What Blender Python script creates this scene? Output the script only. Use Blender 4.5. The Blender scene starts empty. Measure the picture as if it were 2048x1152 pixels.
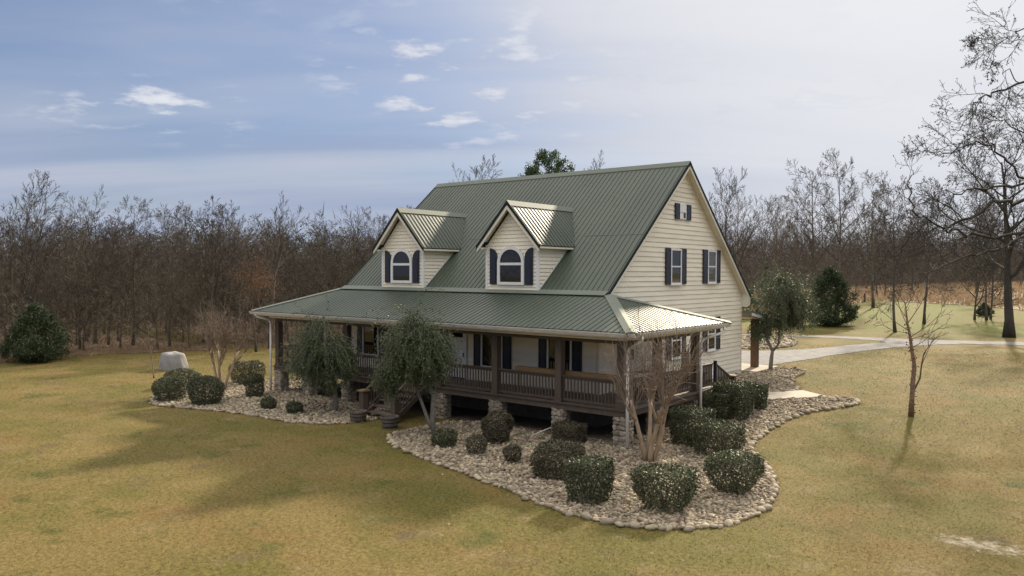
import bpy, bmesh, math, random
import numpy as np
from mathutils import Vector, Matrix
PI = math.pi
S = bpy.context.scene
# ------------------------------------------------------------------ camera
cam = bpy.data.cameras.new('camera'); camo = bpy.data.objects.new('camera', cam)
S.collection.objects.link(camo); S.camera = camo
CX, CY, CZ = 12.506, -21.366, 5.643
YAW, PITCH, ROLL = 0.6787, -0.0203, 0.004
_f = Vector((-math.sin(YAW)*math.cos(PITCH), math.cos(YAW)*math.cos(PITCH), math.sin(PITCH)))
_r = Vector((math.cos(YAW), math.sin(YAW), 0)); _u = _r.cross(_f)
_r2 = _r*math.cos(ROLL)+_u*math.sin(ROLL); _u2 = -_r*math.sin(ROLL)+_u*math.cos(ROLL)
camo.matrix_world = Matrix(((_r2.x, _u2.x, -_f.x, CX), (_r2.y, _u2.y, -_f.y, CY), (_r2.z, _u2.z, -_f.z, CZ), (0, 0, 0, 1)))
cam.sensor_width = 36; cam.lens = 1600/2048*36; cam.clip_start = .1; cam.clip_end = 3000
# ------------------------------------------------------------------ sun and sky
EL, AZ = math.radians(28.8), math.radians(-9)          # azimuth from +Y towards +X
sdir = Vector((math.cos(EL)*math.sin(AZ), math.cos(EL)*math.cos(AZ), math.sin(EL)))
sl = bpy.data.lights.new('sun', 'SUN'); so = bpy.data.objects.new('sun', sl); S.collection.objects.link(so)
sl.energy = 3.1; sl.angle = math.radians(2.6); sl.color = (1, .86, .66)
so.rotation_euler = sdir.to_track_quat('Z', 'Y').to_euler(); so.location = (20, 60, 60)
W = bpy.data.worlds.new('World'); S.world = W; W.use_nodes = True
def build_sky():
    nt = W.node_tree; N = nt.nodes; L = nt.links; N.clear()
    def n(t, **k):
        o = N.new(t)
        for a, b in k.items(): setattr(o, a, b)
        return o
    def math_(op, a, b=None, clamp=False):
        m = n('ShaderNodeMath', operation=op, use_clamp=clamp)
        for i, v in enumerate((a, b)):
            if v is None: continue
            if isinstance(v, (int, float)): m.inputs[i].default_value = v
            else: L.new(v, m.inputs[i])
        return m.outputs[0]
    def mix(f, a, b):
        m = n('ShaderNodeMix', data_type='RGBA')
        for i, v in ((0, f), (6, a), (7, b)):
            if isinstance(v, (int, float)): m.inputs[i].default_value = v
            elif isinstance(v, tuple): m.inputs[i].default_value = (*v, 1)
            else: L.new(v, m.inputs[i])
        return m.outputs[2]
    def ramp(v, a, b):
        m = n('ShaderNodeMapRange', interpolation_type='SMOOTHSTEP'); L.new(v, m.inputs[0])
        m.inputs[1].default_value = a; m.inputs[2].default_value = b; return m.outputs[0]
    sky = n('ShaderNodeTexSky', sky_type='NISHITA', sun_disc=False, sun_elevation=EL, sun_rotation=AZ,
            air_density=1.2, dust_density=1.0, ozone_density=2.2, altitude=100)
    tint = n('ShaderNodeVectorMath', operation='MULTIPLY'); L.new(sky.outputs[0], tint.inputs[0]); tint.inputs[1].default_value = (.78, .93, 1.25)
    sc = n('ShaderNodeVectorMath', operation='SCALE'); L.new(tint.outputs[0], sc.inputs[0]); sc.inputs[3].default_value = .036
    tc = n('ShaderNodeTexCoord'); sep = n('ShaderNodeSeparateXYZ'); L.new(tc.outputs['Generated'], sep.inputs[0])
    x, y, z = sep.outputs
    den = math_('ADD', math_('MAXIMUM', z, 0.0), .16)
    cmb = n('ShaderNodeCombineXYZ'); L.new(math_('DIVIDE', x, den), cmb.inputs[0]); L.new(math_('DIVIDE', y, den), cmb.inputs[1])
    def noise(scale, detail, rough, sx, sy, off, rot=YAW, dist=0.0):
        mp = n('ShaderNodeMapping', vector_type='TEXTURE'); L.new(cmb.outputs[0], mp.inputs[0])
        mp.inputs['Scale'].default_value = (1/sx, 1/sy, 1); mp.inputs['Location'].default_value = off; mp.inputs['Rotation'].default_value = (0, 0, rot)
        t = n('ShaderNodeTexNoise'); L.new(mp.outputs[0], t.inputs[0])
        t.inputs['Scale'].default_value = scale; t.inputs['Detail'].default_value = detail; t.inputs['Roughness'].default_value = rough
        t.inputs['Distortion'].default_value = dist
        return t.outputs[0]
    veil = noise(.8, 5, .5, .5, 1.0, (6.6, 1.1, 0), dist=.3)
    band = noise(1.25, 5, .5, .22, 1.5, (4.9, 7.1, 0), dist=.35)
    puff = noise(6.6, 6, .55, .80, .95, (7.2, 3.9, 0))
    puff_area = noise(.95, 1, .5, 1, 1, (1.3, 6.1, 0))
    dt = n('ShaderNodeVectorMath', operation='DOT_PRODUCT'); L.new(tc.outputs['Generated'], dt.inputs[0]); dt.inputs[1].default_value = sdir
    glow = ramp(dt.outputs['Value'], .76, 1.05)
    cov = math_('ADD', math_('ADD', math_('ADD', math_('MULTIPLY', ramp(veil, .28, .68), .7), .22), math_('MULTIPLY', glow, 1.0)), math_('MULTIPLY', ramp(z, .2, .02), .45), clamp=True)
    ccol = mix(ramp(band, .30, .70), (.172, .206, .288), (.258, .277, .332))
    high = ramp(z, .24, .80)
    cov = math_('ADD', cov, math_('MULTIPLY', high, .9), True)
    ccol = mix(high, ccol, (.88, .84, .78))  # unseen overhead cloud, brightened as added soft fill for the shaded surfaces
    ccol = mix(glow, ccol, (.455, .45, .45))
    c = mix(math_('MULTIPLY', cov, .95), sc.outputs[0], ccol)
    pm = math_('MULTIPLY', math_('MULTIPLY', ramp(puff, .50, .62), ramp(puff_area, .44, .60)), math_('MULTIPLY', math_('SUBTRACT', ramp(z, .12, .2), glow, True), .85))
    c = mix(pm, c, mix(ramp(puff, .52, .72), (.27, .29, .35), (.43, .435, .45)))
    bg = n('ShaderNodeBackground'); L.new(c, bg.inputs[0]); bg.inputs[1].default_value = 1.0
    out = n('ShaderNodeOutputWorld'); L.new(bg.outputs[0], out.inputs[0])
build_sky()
vs = S.view_settings; vs.view_transform = 'Standard'; vs.look = 'None'; vs.exposure = 1.0; vs.gamma = 1; vs.use_curve_mapping = False
S.cycles.max_bounces = 4; S.cycles.diffuse_bounces = 3; S.cycles.glossy_bounces = 2; S.cycles.transmission_bounces = 2; S.cycles.caustics_reflective = False; S.cycles.caustics_refractive = False
W.cycles.sampling_method = 'MANUAL'; W.cycles.sample_map_resolution = 512
# ------------------------------------------------------------------ helpers
COL = S.collection
OFF = {}
def tag(o, label=None, cat=None, group=None, kind=None):
    if label: o['label'] = label
    if cat: o['category'] = cat
    if group: o['group'] = group
    if kind: o['kind'] = kind
    return o
def empty(name, loc, label=None, cat=None, group=None):
    o = bpy.data.objects.new(name, None); COL.objects.link(o); o.location = loc; o.empty_display_size = .2
    OFF[o] = Vector(loc); return tag(o, label, cat, group)
def link(name, me, parent=None, loc=None, rot=None, scale=None):
    o = bpy.data.objects.new(name, me); COL.objects.link(o)
    po = OFF[parent] if parent else Vector((0, 0, 0))
    if parent: o.parent = parent
    if loc is not None: o.location = Vector(loc)-po
    if rot is not None: o.rotation_euler = rot
    if scale is not None: o.scale = scale
    OFF[o] = po if loc is None else Vector(loc)
    return o
class MB:
    def __init__(s): s.v = []; s.f = []
    def add(s, vs, fs):
        b = len(s.v); s.v += [tuple(q) for q in vs]; s.f += [tuple(b+i for i in f) for f in fs]; return s
    def box(s, a, b):
        x0, y0, z0 = [min(p, q) for p, q in zip(a, b)]; x1, y1, z1 = [max(p, q) for p, q in zip(a, b)]
        return s.add([(x0, y0, z0), (x1, y0, z0), (x1, y1, z0), (x0, y1, z0), (x0, y0, z1), (x1, y0, z1), (x1, y1, z1), (x0, y1, z1)],
                     [(3, 2, 1, 0), (4, 5, 6, 7), (0, 1, 5, 4), (1, 2, 6, 5), (2, 3, 7, 6), (3, 0, 4, 7)])
    def prism(s, poly, vec):
        n = len(poly); vec = Vector(vec); a = [Vector(q) for q in poly]; b = [q+vec for q in a]
        nr = Vector((0, 0, 0))
        for i in range(n):
            p, q = a[i], a[(i+1) % n]; nr += p.cross(q)
        fl = nr.dot(vec) > 0
        F = [tuple(range(n))[::-1] if fl else tuple(range(n)), tuple(range(n, 2*n)) if fl else tuple(range(n, 2*n))[::-1]]
        for i in range(n):
            j = (i+1) % n; F.append((i, j, n+j, n+i) if fl else (j, i, n+i, n+j))
        return s.add(a+b, F)
    def beam(s, a, b, w, h, up=(0, 0, 1)):
        a = Vector(a); b = Vector(b); d = (b-a).normalized(); sd = d.cross(Vector(up)).normalized()*w/2; u = sd.cross(d).normalized()*h/2
        return s.prism([a-sd-u, a+sd-u, a+sd+u, a-sd+u], b-a)
    def tube(s, pts, rad, n=6, cap=True):
        pts = [Vector(q) for q in pts]; b = len(s.v); ref = None
        for i, q in enumerate(pts):
            d = (pts[min(i+1, len(pts)-1)]-pts[max(i-1, 0)])
            if d.length < 1e-9: d = Vector((0, 0, 1))
            d.normalize()
            if ref is None: ref = d.orthogonal().normalized()
            e1 = (ref-d*ref.dot(d))
            if e1.length < 1e-6: e1 = d.orthogonal()
            e1.normalize(); ref = e1; e2 = d.cross(e1)
            r = rad[i] if hasattr(rad, '__len__') else rad
            for k in range(n):
                t = 2*PI*k/n; w = q+(e1*math.cos(t)+e2*math.sin(t))*r; s.v.append((w.x, w.y, w.z))
        for i in range(len(pts)-1):
            for k in range(n):
                k2 = (k+1) % n; o = b+i*n
                s.f.append((o+k, o+k2, o+n+k2, o+n+k))
        if cap and n > 3:
            s.f.append(tuple(b+k for k in range(n))[::-1]); o = b+(len(pts)-1)*n; s.f.append(tuple(o+k for k in range(n)))
        return s
    def lathe(s, prof, n=20, c=(0, 0, 0)):
        b = len(s.v)
        for r, z in prof:
            for k in range(n):
                t = 2*PI*k/n; s.v.append((c[0]+r*math.cos(t), c[1]+r*math.sin(t), c[2]+z))
        for i in range(len(prof)-1):
            for k in range(n):
                k2 = (k+1) % n; o = b+i*n; s.f.append((o+k, o+k2, o+n+k2, o+n+k))
        return s
    def build(s, name, mat, parent=None, smooth=False, loc=None):
        me = bpy.data.meshes.new(name)
        po = Vector(loc) if loc is not None else (OFF[parent] if parent else Vector((0, 0, 0)))
        me.from_pydata([(x-po.x, y-po.y, z-po.z) for x, y, z in s.v], [], s.f)
        if mat: me.materials.append(mat)
        if smooth: me.polygons.foreach_set('use_smooth', [True]*len(me.polygons))
        return link(name, me, parent, loc)
def npmesh(name, V, F, mat, parent=None, smooth=False):
    """V (n,3) array, F (m,k) array of k-gons, world coordinates"""
    V = np.asarray(V, dtype=np.float32); F = np.asarray(F, dtype=np.int32)
    if parent: V = V-np.array(OFF[parent], dtype=np.float32)
    me = bpy.data.meshes.new(name); k = F.shape[1]
    me.vertices.add(len(V)); me.vertices.foreach_set('co', np.ascontiguousarray(V).ravel())
    me.loops.add(F.size); me.loops.foreach_set('vertex_index', F.ravel())
    me.polygons.add(len(F)); me.polygons.foreach_set('loop_start', np.arange(len(F), dtype=np.int32)*k)
    if smooth: me.polygons.foreach_set('use_smooth', np.ones(len(F), dtype=bool))
    me.update(calc_edges=True)
    me.materials.append(mat)
    return link(name, me, parent)
# ------------------------------------------------------------------ materials
def mat(name, col, rough=.7, var=.0, vscale=3.0, col2=None, bump=0.0, bscale=40.0, metal=0.0, spec=.5, island=0.0, objrnd=0.0, stretch=None, trans=0.0, detail=6):
    m = bpy.data.materials.new(name); m.use_nodes = True; nt = m.node_tree; N = nt.nodes; L = nt.links
    b = N['Principled BSDF']; b.inputs['Roughness'].default_value = rough; b.inputs['Metallic'].default_value = metal
    b.inputs['Specular IOR Level'].default_value = spec
    out = None
    ge = N.new('ShaderNodeNewGeometry')
    def vec():
        if not stretch: return ge.outputs['Position']
        mp = N.new('ShaderNodeMapping'); L.new(ge.outputs['Position'], mp.inputs[0]); mp.inputs['Scale'].default_value = stretch; return mp.outputs[0]
    vv = vec()
    if var or col2:
        t = N.new('ShaderNodeTexNoise'); L.new(vv, t.inputs[0]); t.inputs['Scale'].default_value = vscale; t.inputs['Detail'].default_value = detail; t.inputs['Roughness'].default_value = .62
        r = N.new('ShaderNodeMapRange'); L.new(t.outputs[0], r.inputs[0]); r.inputs[1].default_value = .32; r.inputs[2].default_value = .68
        c2 = col2 or tuple(c*(1-var) for c in col)
        mx = N.new('ShaderNodeMix'); mx.data_type = 'RGBA'; L.new(r.outputs[0], mx.inputs[0]); mx.inputs[6].default_value = (*col, 1); mx.inputs[7].default_value = (*c2, 1)
        out = mx.outputs[2]
    for amt, src in ((island, 'isl'), (objrnd, 'obj')):
        if not amt: continue
        if src == 'isl': o = ge.outputs['Random Per Island']
        else:
            oi = N.new('ShaderNodeObjectInfo'); o = oi.outputs['Random']
        hs = N.new('ShaderNodeHueSaturation')
        r = N.new('ShaderNodeMapRange'); L.new(o, r.inputs[0]); r.inputs[3].default_value = 1-amt; r.inputs[4].default_value = 1+amt
        L.new(r.outputs[0], hs.inputs['Value'])
        mm = N.new('ShaderNodeMath'); mm.operation = 'MULTIPLY_ADD'; mm.inputs[1].default_value = 7.31; mm.inputs[2].default_value = 0; L.new(o, mm.inputs[0])
        fr = N.new('ShaderNodeMath'); fr.operation = 'FRACT'; L.new(mm.outputs[0], fr.inputs[0])
        r2 = N.new('ShaderNodeMapRange'); L.new(fr.outputs[0], r2.inputs[0]); r2.inputs[3].default_value = .5-.045*amt; r2.inputs[4].default_value = .5+.045*amt
        L.new(r2.outputs[0], hs.inputs['Hue'])
        if out: L.new(out, hs.inputs['Color'])
        else: hs.inputs['Color'].default_value = (*col, 1)
        out = hs.outputs[0]
    if out: L.new(out, b.inputs['Base Color'])
    else: b.inputs['Base Color'].default_value = (*col, 1)
    if bump:
        t = N.new('ShaderNodeTexNoise'); L.new(vv, t.inputs[0]); t.inputs['Scale'].default_value = bscale; t.inputs['Detail'].default_value = 5
        bp = N.new('ShaderNodeBump'); bp.inputs['Strength'].default_value = min(1, bump); bp.inputs['Distance'].default_value = .02*max(1, bump); L.new(t.outputs[0], bp.inputs['Height'])
        L.new(bp.outputs[0], b.inputs['Normal'])
    if trans:
        tr = N.new('ShaderNodeBsdfTranslucent'); ms = N.new('ShaderNodeMixShader'); ms.inputs[0].default_value = trans
        if out: L.new(out, tr.inputs[0])
        else: tr.inputs[0].default_value = (*col, 1)
        L.new(b.outputs[0], ms.inputs[1]); L.new(tr.outputs[0], ms.inputs[2]); L.new(ms.outputs[0], N['Material Output'].inputs[0])
    return m
M = {}
M['siding'] = mat('cream_vinyl', (.92, .855, .71), .55, .10, .9, bump=.06, bscale=6, stretch=(1, 1, 6), objrnd=.035, detail=2)
M['trim'] = mat('cream_trim', (.80, .75, .64), .5, .08, 2)
M['white'] = mat('white_trim', (.82, .82, .82), .45, .05, 4)
M['doorw'] = mat('white_door', (.80, .82, .86), .4, .03, 4)
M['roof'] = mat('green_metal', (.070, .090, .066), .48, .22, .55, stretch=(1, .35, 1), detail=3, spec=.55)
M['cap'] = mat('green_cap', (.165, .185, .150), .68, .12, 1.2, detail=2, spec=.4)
M['roofdark'] = mat('dark_green_edge', (.014, .024, .022), .75, spec=.2)
M['gutter'] = mat('gutter_white', (.74, .71, .66), .4, .22, 3.5, stretch=(1, 1, 3))
M['shutter'] = mat('navy_shutter', (.012, .019, .042), .42, .2, 3)
M['glass'] = mat('window_glass', (.012, .013, .016), .035, spec=.6)
M['blind'] = mat('pale_blind', (.25, .25, .24), .5)
M['wood'] = mat('brown_stain', (.100, .074, .058), .62, .28, 5, bump=.25, bscale=30, stretch=(1, 1, .3), objrnd=.10)
M['deck'] = mat('brown_deck', (.15, .118, .098), .6, .3, 4, bump=.2, bscale=30, stretch=(.25, 3, 1))
M['cedar'] = mat('golden_cedar', (.27, .165, .075), .5, .3, 4, stretch=(.5, 3, 3))
M['capwood'] = mat('newel_cap', (.27, .185, .10), .6, .3, 6)
M['pier'] = mat('mortar', (.22, .195, .16), .9, .3, 8, bump=.5, bscale=40)
M['pstone'] = mat('pier_stone', (.40, .335, .255), .85, col2=(.20, .175, .15), vscale=7, bump=.6, bscale=25, objrnd=.35)
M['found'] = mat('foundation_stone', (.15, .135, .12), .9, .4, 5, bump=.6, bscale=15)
M['concrete'] = mat('concrete', (.50, .445, .36), .85, .18, 2.5, bump=.15, bscale=60)
M['stone'] = mat('river_stone', (.41, .34, .24), .85, col2=(.20, .165, .115), vscale=5, island=.5, detail=3)
M['stone1'] = mat('river_stone_single', (.40, .335, .24), .8, col2=(.25, .21, .15), vscale=6, bump=.25, bscale=40, objrnd=.36, detail=3)
M['bedsoil'] = mat('bed_soil', (0.252, 0.198, 0.138), .95, .45, 7, bump=.8, bscale=30)
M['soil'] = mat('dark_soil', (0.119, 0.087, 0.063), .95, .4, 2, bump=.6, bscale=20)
M['bark'] = mat('grey_bark', (.155, .132, .103), .9, .5, 6, stretch=(1, 1, .25), objrnd=.25, detail=3)
M['twig'] = mat('twig_bark', (.112, .090, .070), .9, .35, 3, objrnd=.28, detail=2)
M['oakbark'] = mat('oak_bark', (.065, .058, .05), .9, .5, 6, bump=.8, bscale=14, stretch=(1, 1, .3))
M['myrtle'] = mat('myrtle_bark', (.40, .30, .20), .65, .45, 8, bump=.25, bscale=14, stretch=(1, 1, .3))
M['myrtwig'] = mat('myrtle_twig', (.27, .205, .15), .8, .3, 5)
M['seed'] = mat('seed_head', (.075, .052, .04), .9)
M['birch'] = mat('peeling_bark', (0.300, 0.192, 0.126), .85, .55, 12, bump=1, bscale=22)
M['palebark'] = mat('pale_yaupon_bark', (.27, .25, .215), .85, .5, 9, bump=.4, bscale=30)
M['yauptwig'] = mat('yaupon_twig', (.19, .18, .14), .85, .3, 9, detail=2)
M['leaf'] = mat('shrub_leaf', (.088, .097, .050), .55, spec=.4, island=.4, objrnd=.10, trans=.10)
M['leaf_red'] = mat('shrub_leaf_winter', (.098, .086, .053), .58, spec=.4, island=.4, objrnd=.15, trans=.10)
M['yaupon'] = mat('yaupon_leaf', (.080, .108, .044), .5, island=.45, objrnd=.1, trans=.2)
M['cedarleaf'] = mat('cedar_leaf', (.042, .064, .021), .6, island=.4, trans=.1)
M['pineleaf'] = mat('pine_needle', (0.063, 0.105, 0.045), .55, island=.4, trans=.1)
M['farpine'] = mat('far_pine', (.045, .058, .034), .7, island=.35)
M['rust'] = mat('beech_leaf', (.20, .11, .06), .7, island=.4, trans=.3)
M['brush'] = mat('brush_twig', (.205, .170, .117), .9, island=.4, var=.35, vscale=.16, detail=2)
M['farbrush'] = mat('far_brush', (.135, .113, .090), .9, island=.3, var=.3, vscale=.06, detail=2)
M['sedge'] = mat('dry_sedge', (.43, .315, .195), .85, island=.3, var=.35, vscale=.12, trans=.25)
M['litter'] = mat('leaf_litter', (0.338, 0.219, 0.138), .95, .5, 1.6, bump=.5, bscale=6, detail=4)
M['meadow'] = mat('dry_field', (.40, .295, .185), .95, col2=(.27, .205, .13), vscale=.22, bump=.8, bscale=4)
M['gravel'] = mat('grey_gravel', (.25, .243, .235), .9, col2=(.135, .13, .125), vscale=2.2, bump=.9, bscale=26, detail=12)
M['barrel'] = mat('weathered_oak', (0.217, 0.189, 0.161), .8, .5, 10, stretch=(1, 1, .2), bump=.4, bscale=30)
M['hoop'] = mat('rusty_hoop', (.085, .052, .042), .6, .3, 10, metal=.4)
M['fabric'] = mat('grey_cover', (.34, .325, .315), .85, .35, 2.2, bump=.8, bscale=5)
M['black'] = mat('black_plastic', (.01, .01, .011), .4)
M['pvc'] = mat('white_pvc', (.75, .73, .69), .4)
def lawn_color(m, grass=False):
    nt = m.node_tree; N = nt.nodes; L = nt.links; b = N['Principled BSDF']
    ge = N.new('ShaderNodeNewGeometry')
    def noise(sc, det, loc, st=(1, 1, 1)):
        mp = N.new('ShaderNodeMapping'); L.new(ge.outputs['Position'], mp.inputs[0]); mp.inputs['Location'].default_value = loc; mp.inputs['Scale'].default_value = st
        t = N.new('ShaderNodeTexNoise'); L.new(mp.outputs[0], t.inputs[0]); t.inputs['Scale'].default_value = sc; t.inputs['Detail'].default_value = det; t.inputs['Roughness'].default_value = .6; return t.outputs[0]
    def ramp(v, a, b_):
        r = N.new('ShaderNodeMapRange'); r.interpolation_type = 'SMOOTHSTEP'; L.new(v, r.inputs[0]); r.inputs[1].default_value = a; r.inputs[2].default_value = b_; return r.outputs[0]
    def mix(f, a, c):
        x = N.new('ShaderNodeMix'); x.data_type = 'RGBA'; L.new(f, x.inputs[0])
        for i, v in ((6, a), (7, c)):
            if isinstance(v, tuple): x.inputs[i].default_value = (*v, 1)
            else: L.new(v, x.inputs[i])
        return x.outputs[2]
    c = mix(ramp(noise(.16, 4, (3, 1, 0)), .36, .64), (0.173, 0.128, 0.042), (0.142, 0.110, 0.034))
    c = mix(ramp(noise(.33, 5, (9, 4, 0)), .50, .68), c, (0.169, 0.110, 0.035))           # reddish dormant patches
    c = mix(ramp(noise(.21, 6, (2, 7.5, 0), (1, 1.3, 1)), .42, .62), c, (0.117, 0.101, 0.024))      # green winter weeds
    c = mix(ramp(noise(.55, 5, (5.4, 2.2, 0)), .54, .72), c, (0.079, 0.081, 0.017))
    c = mix(ramp(noise(.8, 6, (1.5, 8.8, 0)), .53, .76), c, (0.191, 0.144, 0.067))       # thin straw
    c = mix(ramp(noise(.42, 6, (2.5, 3.3, 0)), .58, .72), c, (0.119, 0.088, 0.042))      # worn brown thatch
    sx = N.new('ShaderNodeSeparateXYZ'); L.new(ge.outputs['Position'], sx.inputs[0])
    gm = N.new('ShaderNodeMath'); gm.operation = 'MULTIPLY'; L.new(ramp(sx.outputs['Y'], 42, 52), gm.inputs[0]); L.new(ramp(noise(.3, 4, (7, 7, 0)), .34, .56), gm.inputs[1])
    c = mix(gm.outputs[0], c, (.112, .122, .020))          # greener unmown strip beyond the drive
    # bare sandy scrape near the camera side
    sub = N.new('ShaderNodeVectorMath'); sub.operation = 'SUBTRACT'; L.new(ge.outputs['Position'], sub.inputs[0]); sub.inputs[1].default_value = (9.75, -2.35, 0)
    mp = N.new('ShaderNodeMapping'); L.new(sub.outputs[0], mp.inputs[0]); mp.inputs['Rotation'].default_value = (0, 0, .55); mp.inputs['Scale'].default_value = (1.05, 2.3, 0)
    ln = N.new('ShaderNodeVectorMath'); ln.operation = 'LENGTH'; L.new(mp.outputs[0], ln.inputs[0])
    ad = N.new('ShaderNodeMath'); ad.operation = 'MULTIPLY_ADD'; L.new(noise(4.5, 9, (0, 0, 0)), ad.inputs[0]); ad.inputs[1].default_value = 4.2; L.new(ln.outputs['Value'], ad.inputs[2])
    c = mix(ramp(ad.outputs[0], 3.35, 1.9), c, (.42, .36, .265))
    f = noise(11, 10, (0, 0, 0))
    hv = N.new('ShaderNodeHueSaturation'); L.new(c, hv.inputs['Color'])
    if grass:
        r = N.new('ShaderNodeMapRange'); L.new(ge.outputs['Random Per Island'], r.inputs[0]); r.inputs[3].default_value = 1.05; r.inputs[4].default_value = 1.75; L.new(r.outputs[0], hv.inputs['Value'])
    else:
        r = N.new('ShaderNodeMapRange'); L.new(f, r.inputs[0]); r.inputs[1].default_value = .32; r.inputs[2].default_value = .68; r.inputs[3].default_value = .62; r.inputs[4].default_value = 1.38; L.new(r.outputs[0], hv.inputs['Value'])
        bp = N.new('ShaderNodeBump'); bp.inputs['Strength'].default_value = .7; bp.inputs['Distance'].default_value = .025; L.new(noise(34, 7, (4, 0, 0)), bp.inputs['Height']); L.new(bp.outputs[0], b.inputs['Normal'])
    L.new(hv.outputs[0], b.inputs['Base Color']); b.inputs['Roughness'].default_value = .9; b.inputs['Specular IOR Level'].default_value = .2
M['lawn'] = bpy.data.materials.new('dormant_lawn'); M['lawn'].use_nodes = True; lawn_color(M['lawn'])
M['grass'] = bpy.data.materials.new('grass_blades'); M['grass'].use_nodes = True; lawn_color(M['grass'], True)
_nt = M['grass'].node_tree; _b = _nt.nodes['Principled BSDF']; _tr = _nt.nodes.new('ShaderNodeBsdfTranslucent'); _ms = _nt.nodes.new('ShaderNodeMixShader'); _ms.inputs[0].default_value = .5
_nt.links.new(_b.inputs['Base Color'].links[0].from_socket, _tr.inputs[0]); _nt.links.new(_b.outputs[0], _ms.inputs[1]); _nt.links.new(_tr.outputs[0], _ms.inputs[2]); _nt.links.new(_ms.outputs[0], _nt.nodes['Material Output'].inputs[0])
# ------------------------------------------------------------------ terrain
def sm(a, b, t):
    t = np.clip((np.asarray(t, dtype=float)-a)/(b-a), 0, 1); return t*t*(3-2*t)
def terr(x, y):
    amp = .25+.55*sm(-24, -12, x)
    z = amp*sm(3, 14, y)
    far = sm(60, 160, np.hypot(np.asarray(x)-CX, np.asarray(y)-CY))
    return z+far*(.9+1.9*sm(-60, -20, x))+.05*np.sin(np.asarray(x)*.21+1)*np.cos(np.asarray(y)*.17)*sm(-3, -9, y)
def tz(x, y): return float(terr(x, y))
def lines(a, b, step, lo, hi):
    L = list(np.arange(a, b+1e-6, step)); s = step
    while L[-1] < hi: s *= 1.22; L.append(L[-1]+s)
    s = step
    while L[0] > lo: s *= 1.22; L.insert(0, L[0]-s)
    return np.array(L)
gx = lines(-46, 24, .5, -900, 900); gy = lines(-24, 50, .5, -500, 1400)
GX, GY = np.meshgrid(gx, gy); GV = np.stack([GX, GY, terr(GX, GY)], -1).reshape(-1, 3)
nx, ny = len(gx), len(gy); ii = np.arange((nx-1)*(ny-1)); a = (ii//(nx-1))*nx+ii % (nx-1)
tag(npmesh('lawn', GV, np.stack([a, a+1, a+nx+1, a+nx], -1), M['lawn'], smooth=True), kind='structure')
def smooth_poly(P, it=2):
    for _ in range(it):
        Q = []
        for i in range(len(P)):
            p, q = P[i], P[(i+1) % len(P)]
            Q += [(p[0]*.75+q[0]*.25, p[1]*.75+q[1]*.25), (p[0]*.25+q[0]*.75, p[1]*.25+q[1]*.75)]
        P = Q
    return P
def sheet(name, poly, dz, m, step=1.0, kind='structure', wob=0.0, seed=1):
    if wob:
        rr = random.Random(seed); Q = []
        for i in range(len(poly)):
            p, q = poly[i], poly[(i+1) % len(poly)]; n = max(1, int(math.hypot(q[0]-p[0], q[1]-p[1])/(wob*2.5)))
            for k in range(n):
                t = k/n; Q.append((p[0]+(q[0]-p[0])*t+rr.uniform(-wob, wob), p[1]+(q[1]-p[1])*t+rr.uniform(-wob, wob)))
        poly = smooth_poly(Q, 1)
    bm = bmesh.new(); bm.faces.new([bm.verts.new((x, y, 0)) for x, y in poly])
    bm.normal_update()
    if bm.faces[:][0].normal.z < 0: bmesh.ops.reverse_faces(bm, faces=bm.faces[:])
    xs = [q[0] for q in poly]; ys = [q[1] for q in poly]
    for ax, lo, hi in ((0, min(xs), max(xs)), (1, min(ys), max(ys))):
        c = math.ceil(lo/step)*step
        while c < hi:
            co = [0, 0, 0]; no = [0, 0, 0]; co[ax] = c; no[ax] = 1
            bmesh.ops.bisect_plane(bm, geom=bm.verts[:]+bm.edges[:]+bm.faces[:], plane_co=co, plane_no=no)
            c += step
    for v in bm.verts: v.co.z = tz(v.co.x, v.co.y)+dz
    me = bpy.data.meshes.new(name); bm.to_mesh(me); bm.free(); me.materials.append(m)
    return tag(link(name, me), kind=kind)
def inpoly(x, y, P):
    x = np.asarray(x); y = np.asarray(y); c = np.zeros(x.shape, bool); n = len(P); j = n-1
    for i in range(n):
        xi, yi = P[i]; xj, yj = P[j]
        if yi != yj: c ^= ((yi > y) != (yj > y)) & (x < (xj-xi)*(y-yi)/(yj-yi)+xi)
        j = i
    return c
BED_R = smooth_poly([(-8.0, 1.3), (-7.95, -1.6), (-7.92, -2.78), (-7.12, -3.37), (-5.96, -3.95), (-4.55, -4.35), (-2.69, -4.83), (-.79, -5.35), (.52, -5.76), (1.75, -6.15), (2.84, -6.19), (3.54, -6.07), (4.23, -5.76), (4.79, -5.21), (5.16, -4.46), (5.39, -3.31), (5.2, -1.87), (4.59, -.24), (3.91, .97), (2.95, 2.56), (2.23, 3.8), (2.05, 5.1), (2.01, 7.01), (2.34, 8.65), (3.3, 9.89), (3.85, 10.9), (3.2, 11.4), (2.3, 11.2), (.36, 9.63), (-.2, 9.55), (-1.1, 9.0), (-1.2, 1.5)], 1)
BED_R2 = smooth_poly([(-.8, 11.0), (.14, 11.1), (1.1, 12.05), (.1, 13.3), (-.52, 15.6), (-.71, 17.9), (-1.6, 18.9), (-2.3, 18.6), (-2.4, 15.4), (-3.0, 15.0), (-3.0, 11.0)], 1)
BED_L = smooth_poly([(-10.5, 1.3), (-10.6, -1.94), (-11.08, -2.75), (-12.08, -3.33), (-13.07, -3.51), (-15.03, -3.52), (-16.88, -3.91), (-18.08, -4.31), (-19.86, -4.86), (-21.49, -4.21), (-22.97, -3.0), (-24.6, -1.3), (-24.5, .4), (-23.5, 2.2), (-22.6, 3.9), (-20.4, 4.6), (-19.2, 1.4)], 1)
BED_I = smooth_poly([(-11.5, 35.3), (-8.4, 37.6), (-6.5, 33.3), (-5.97, 29.85), (-7.64, 26.64), (-12, 28)], 1)
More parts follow.
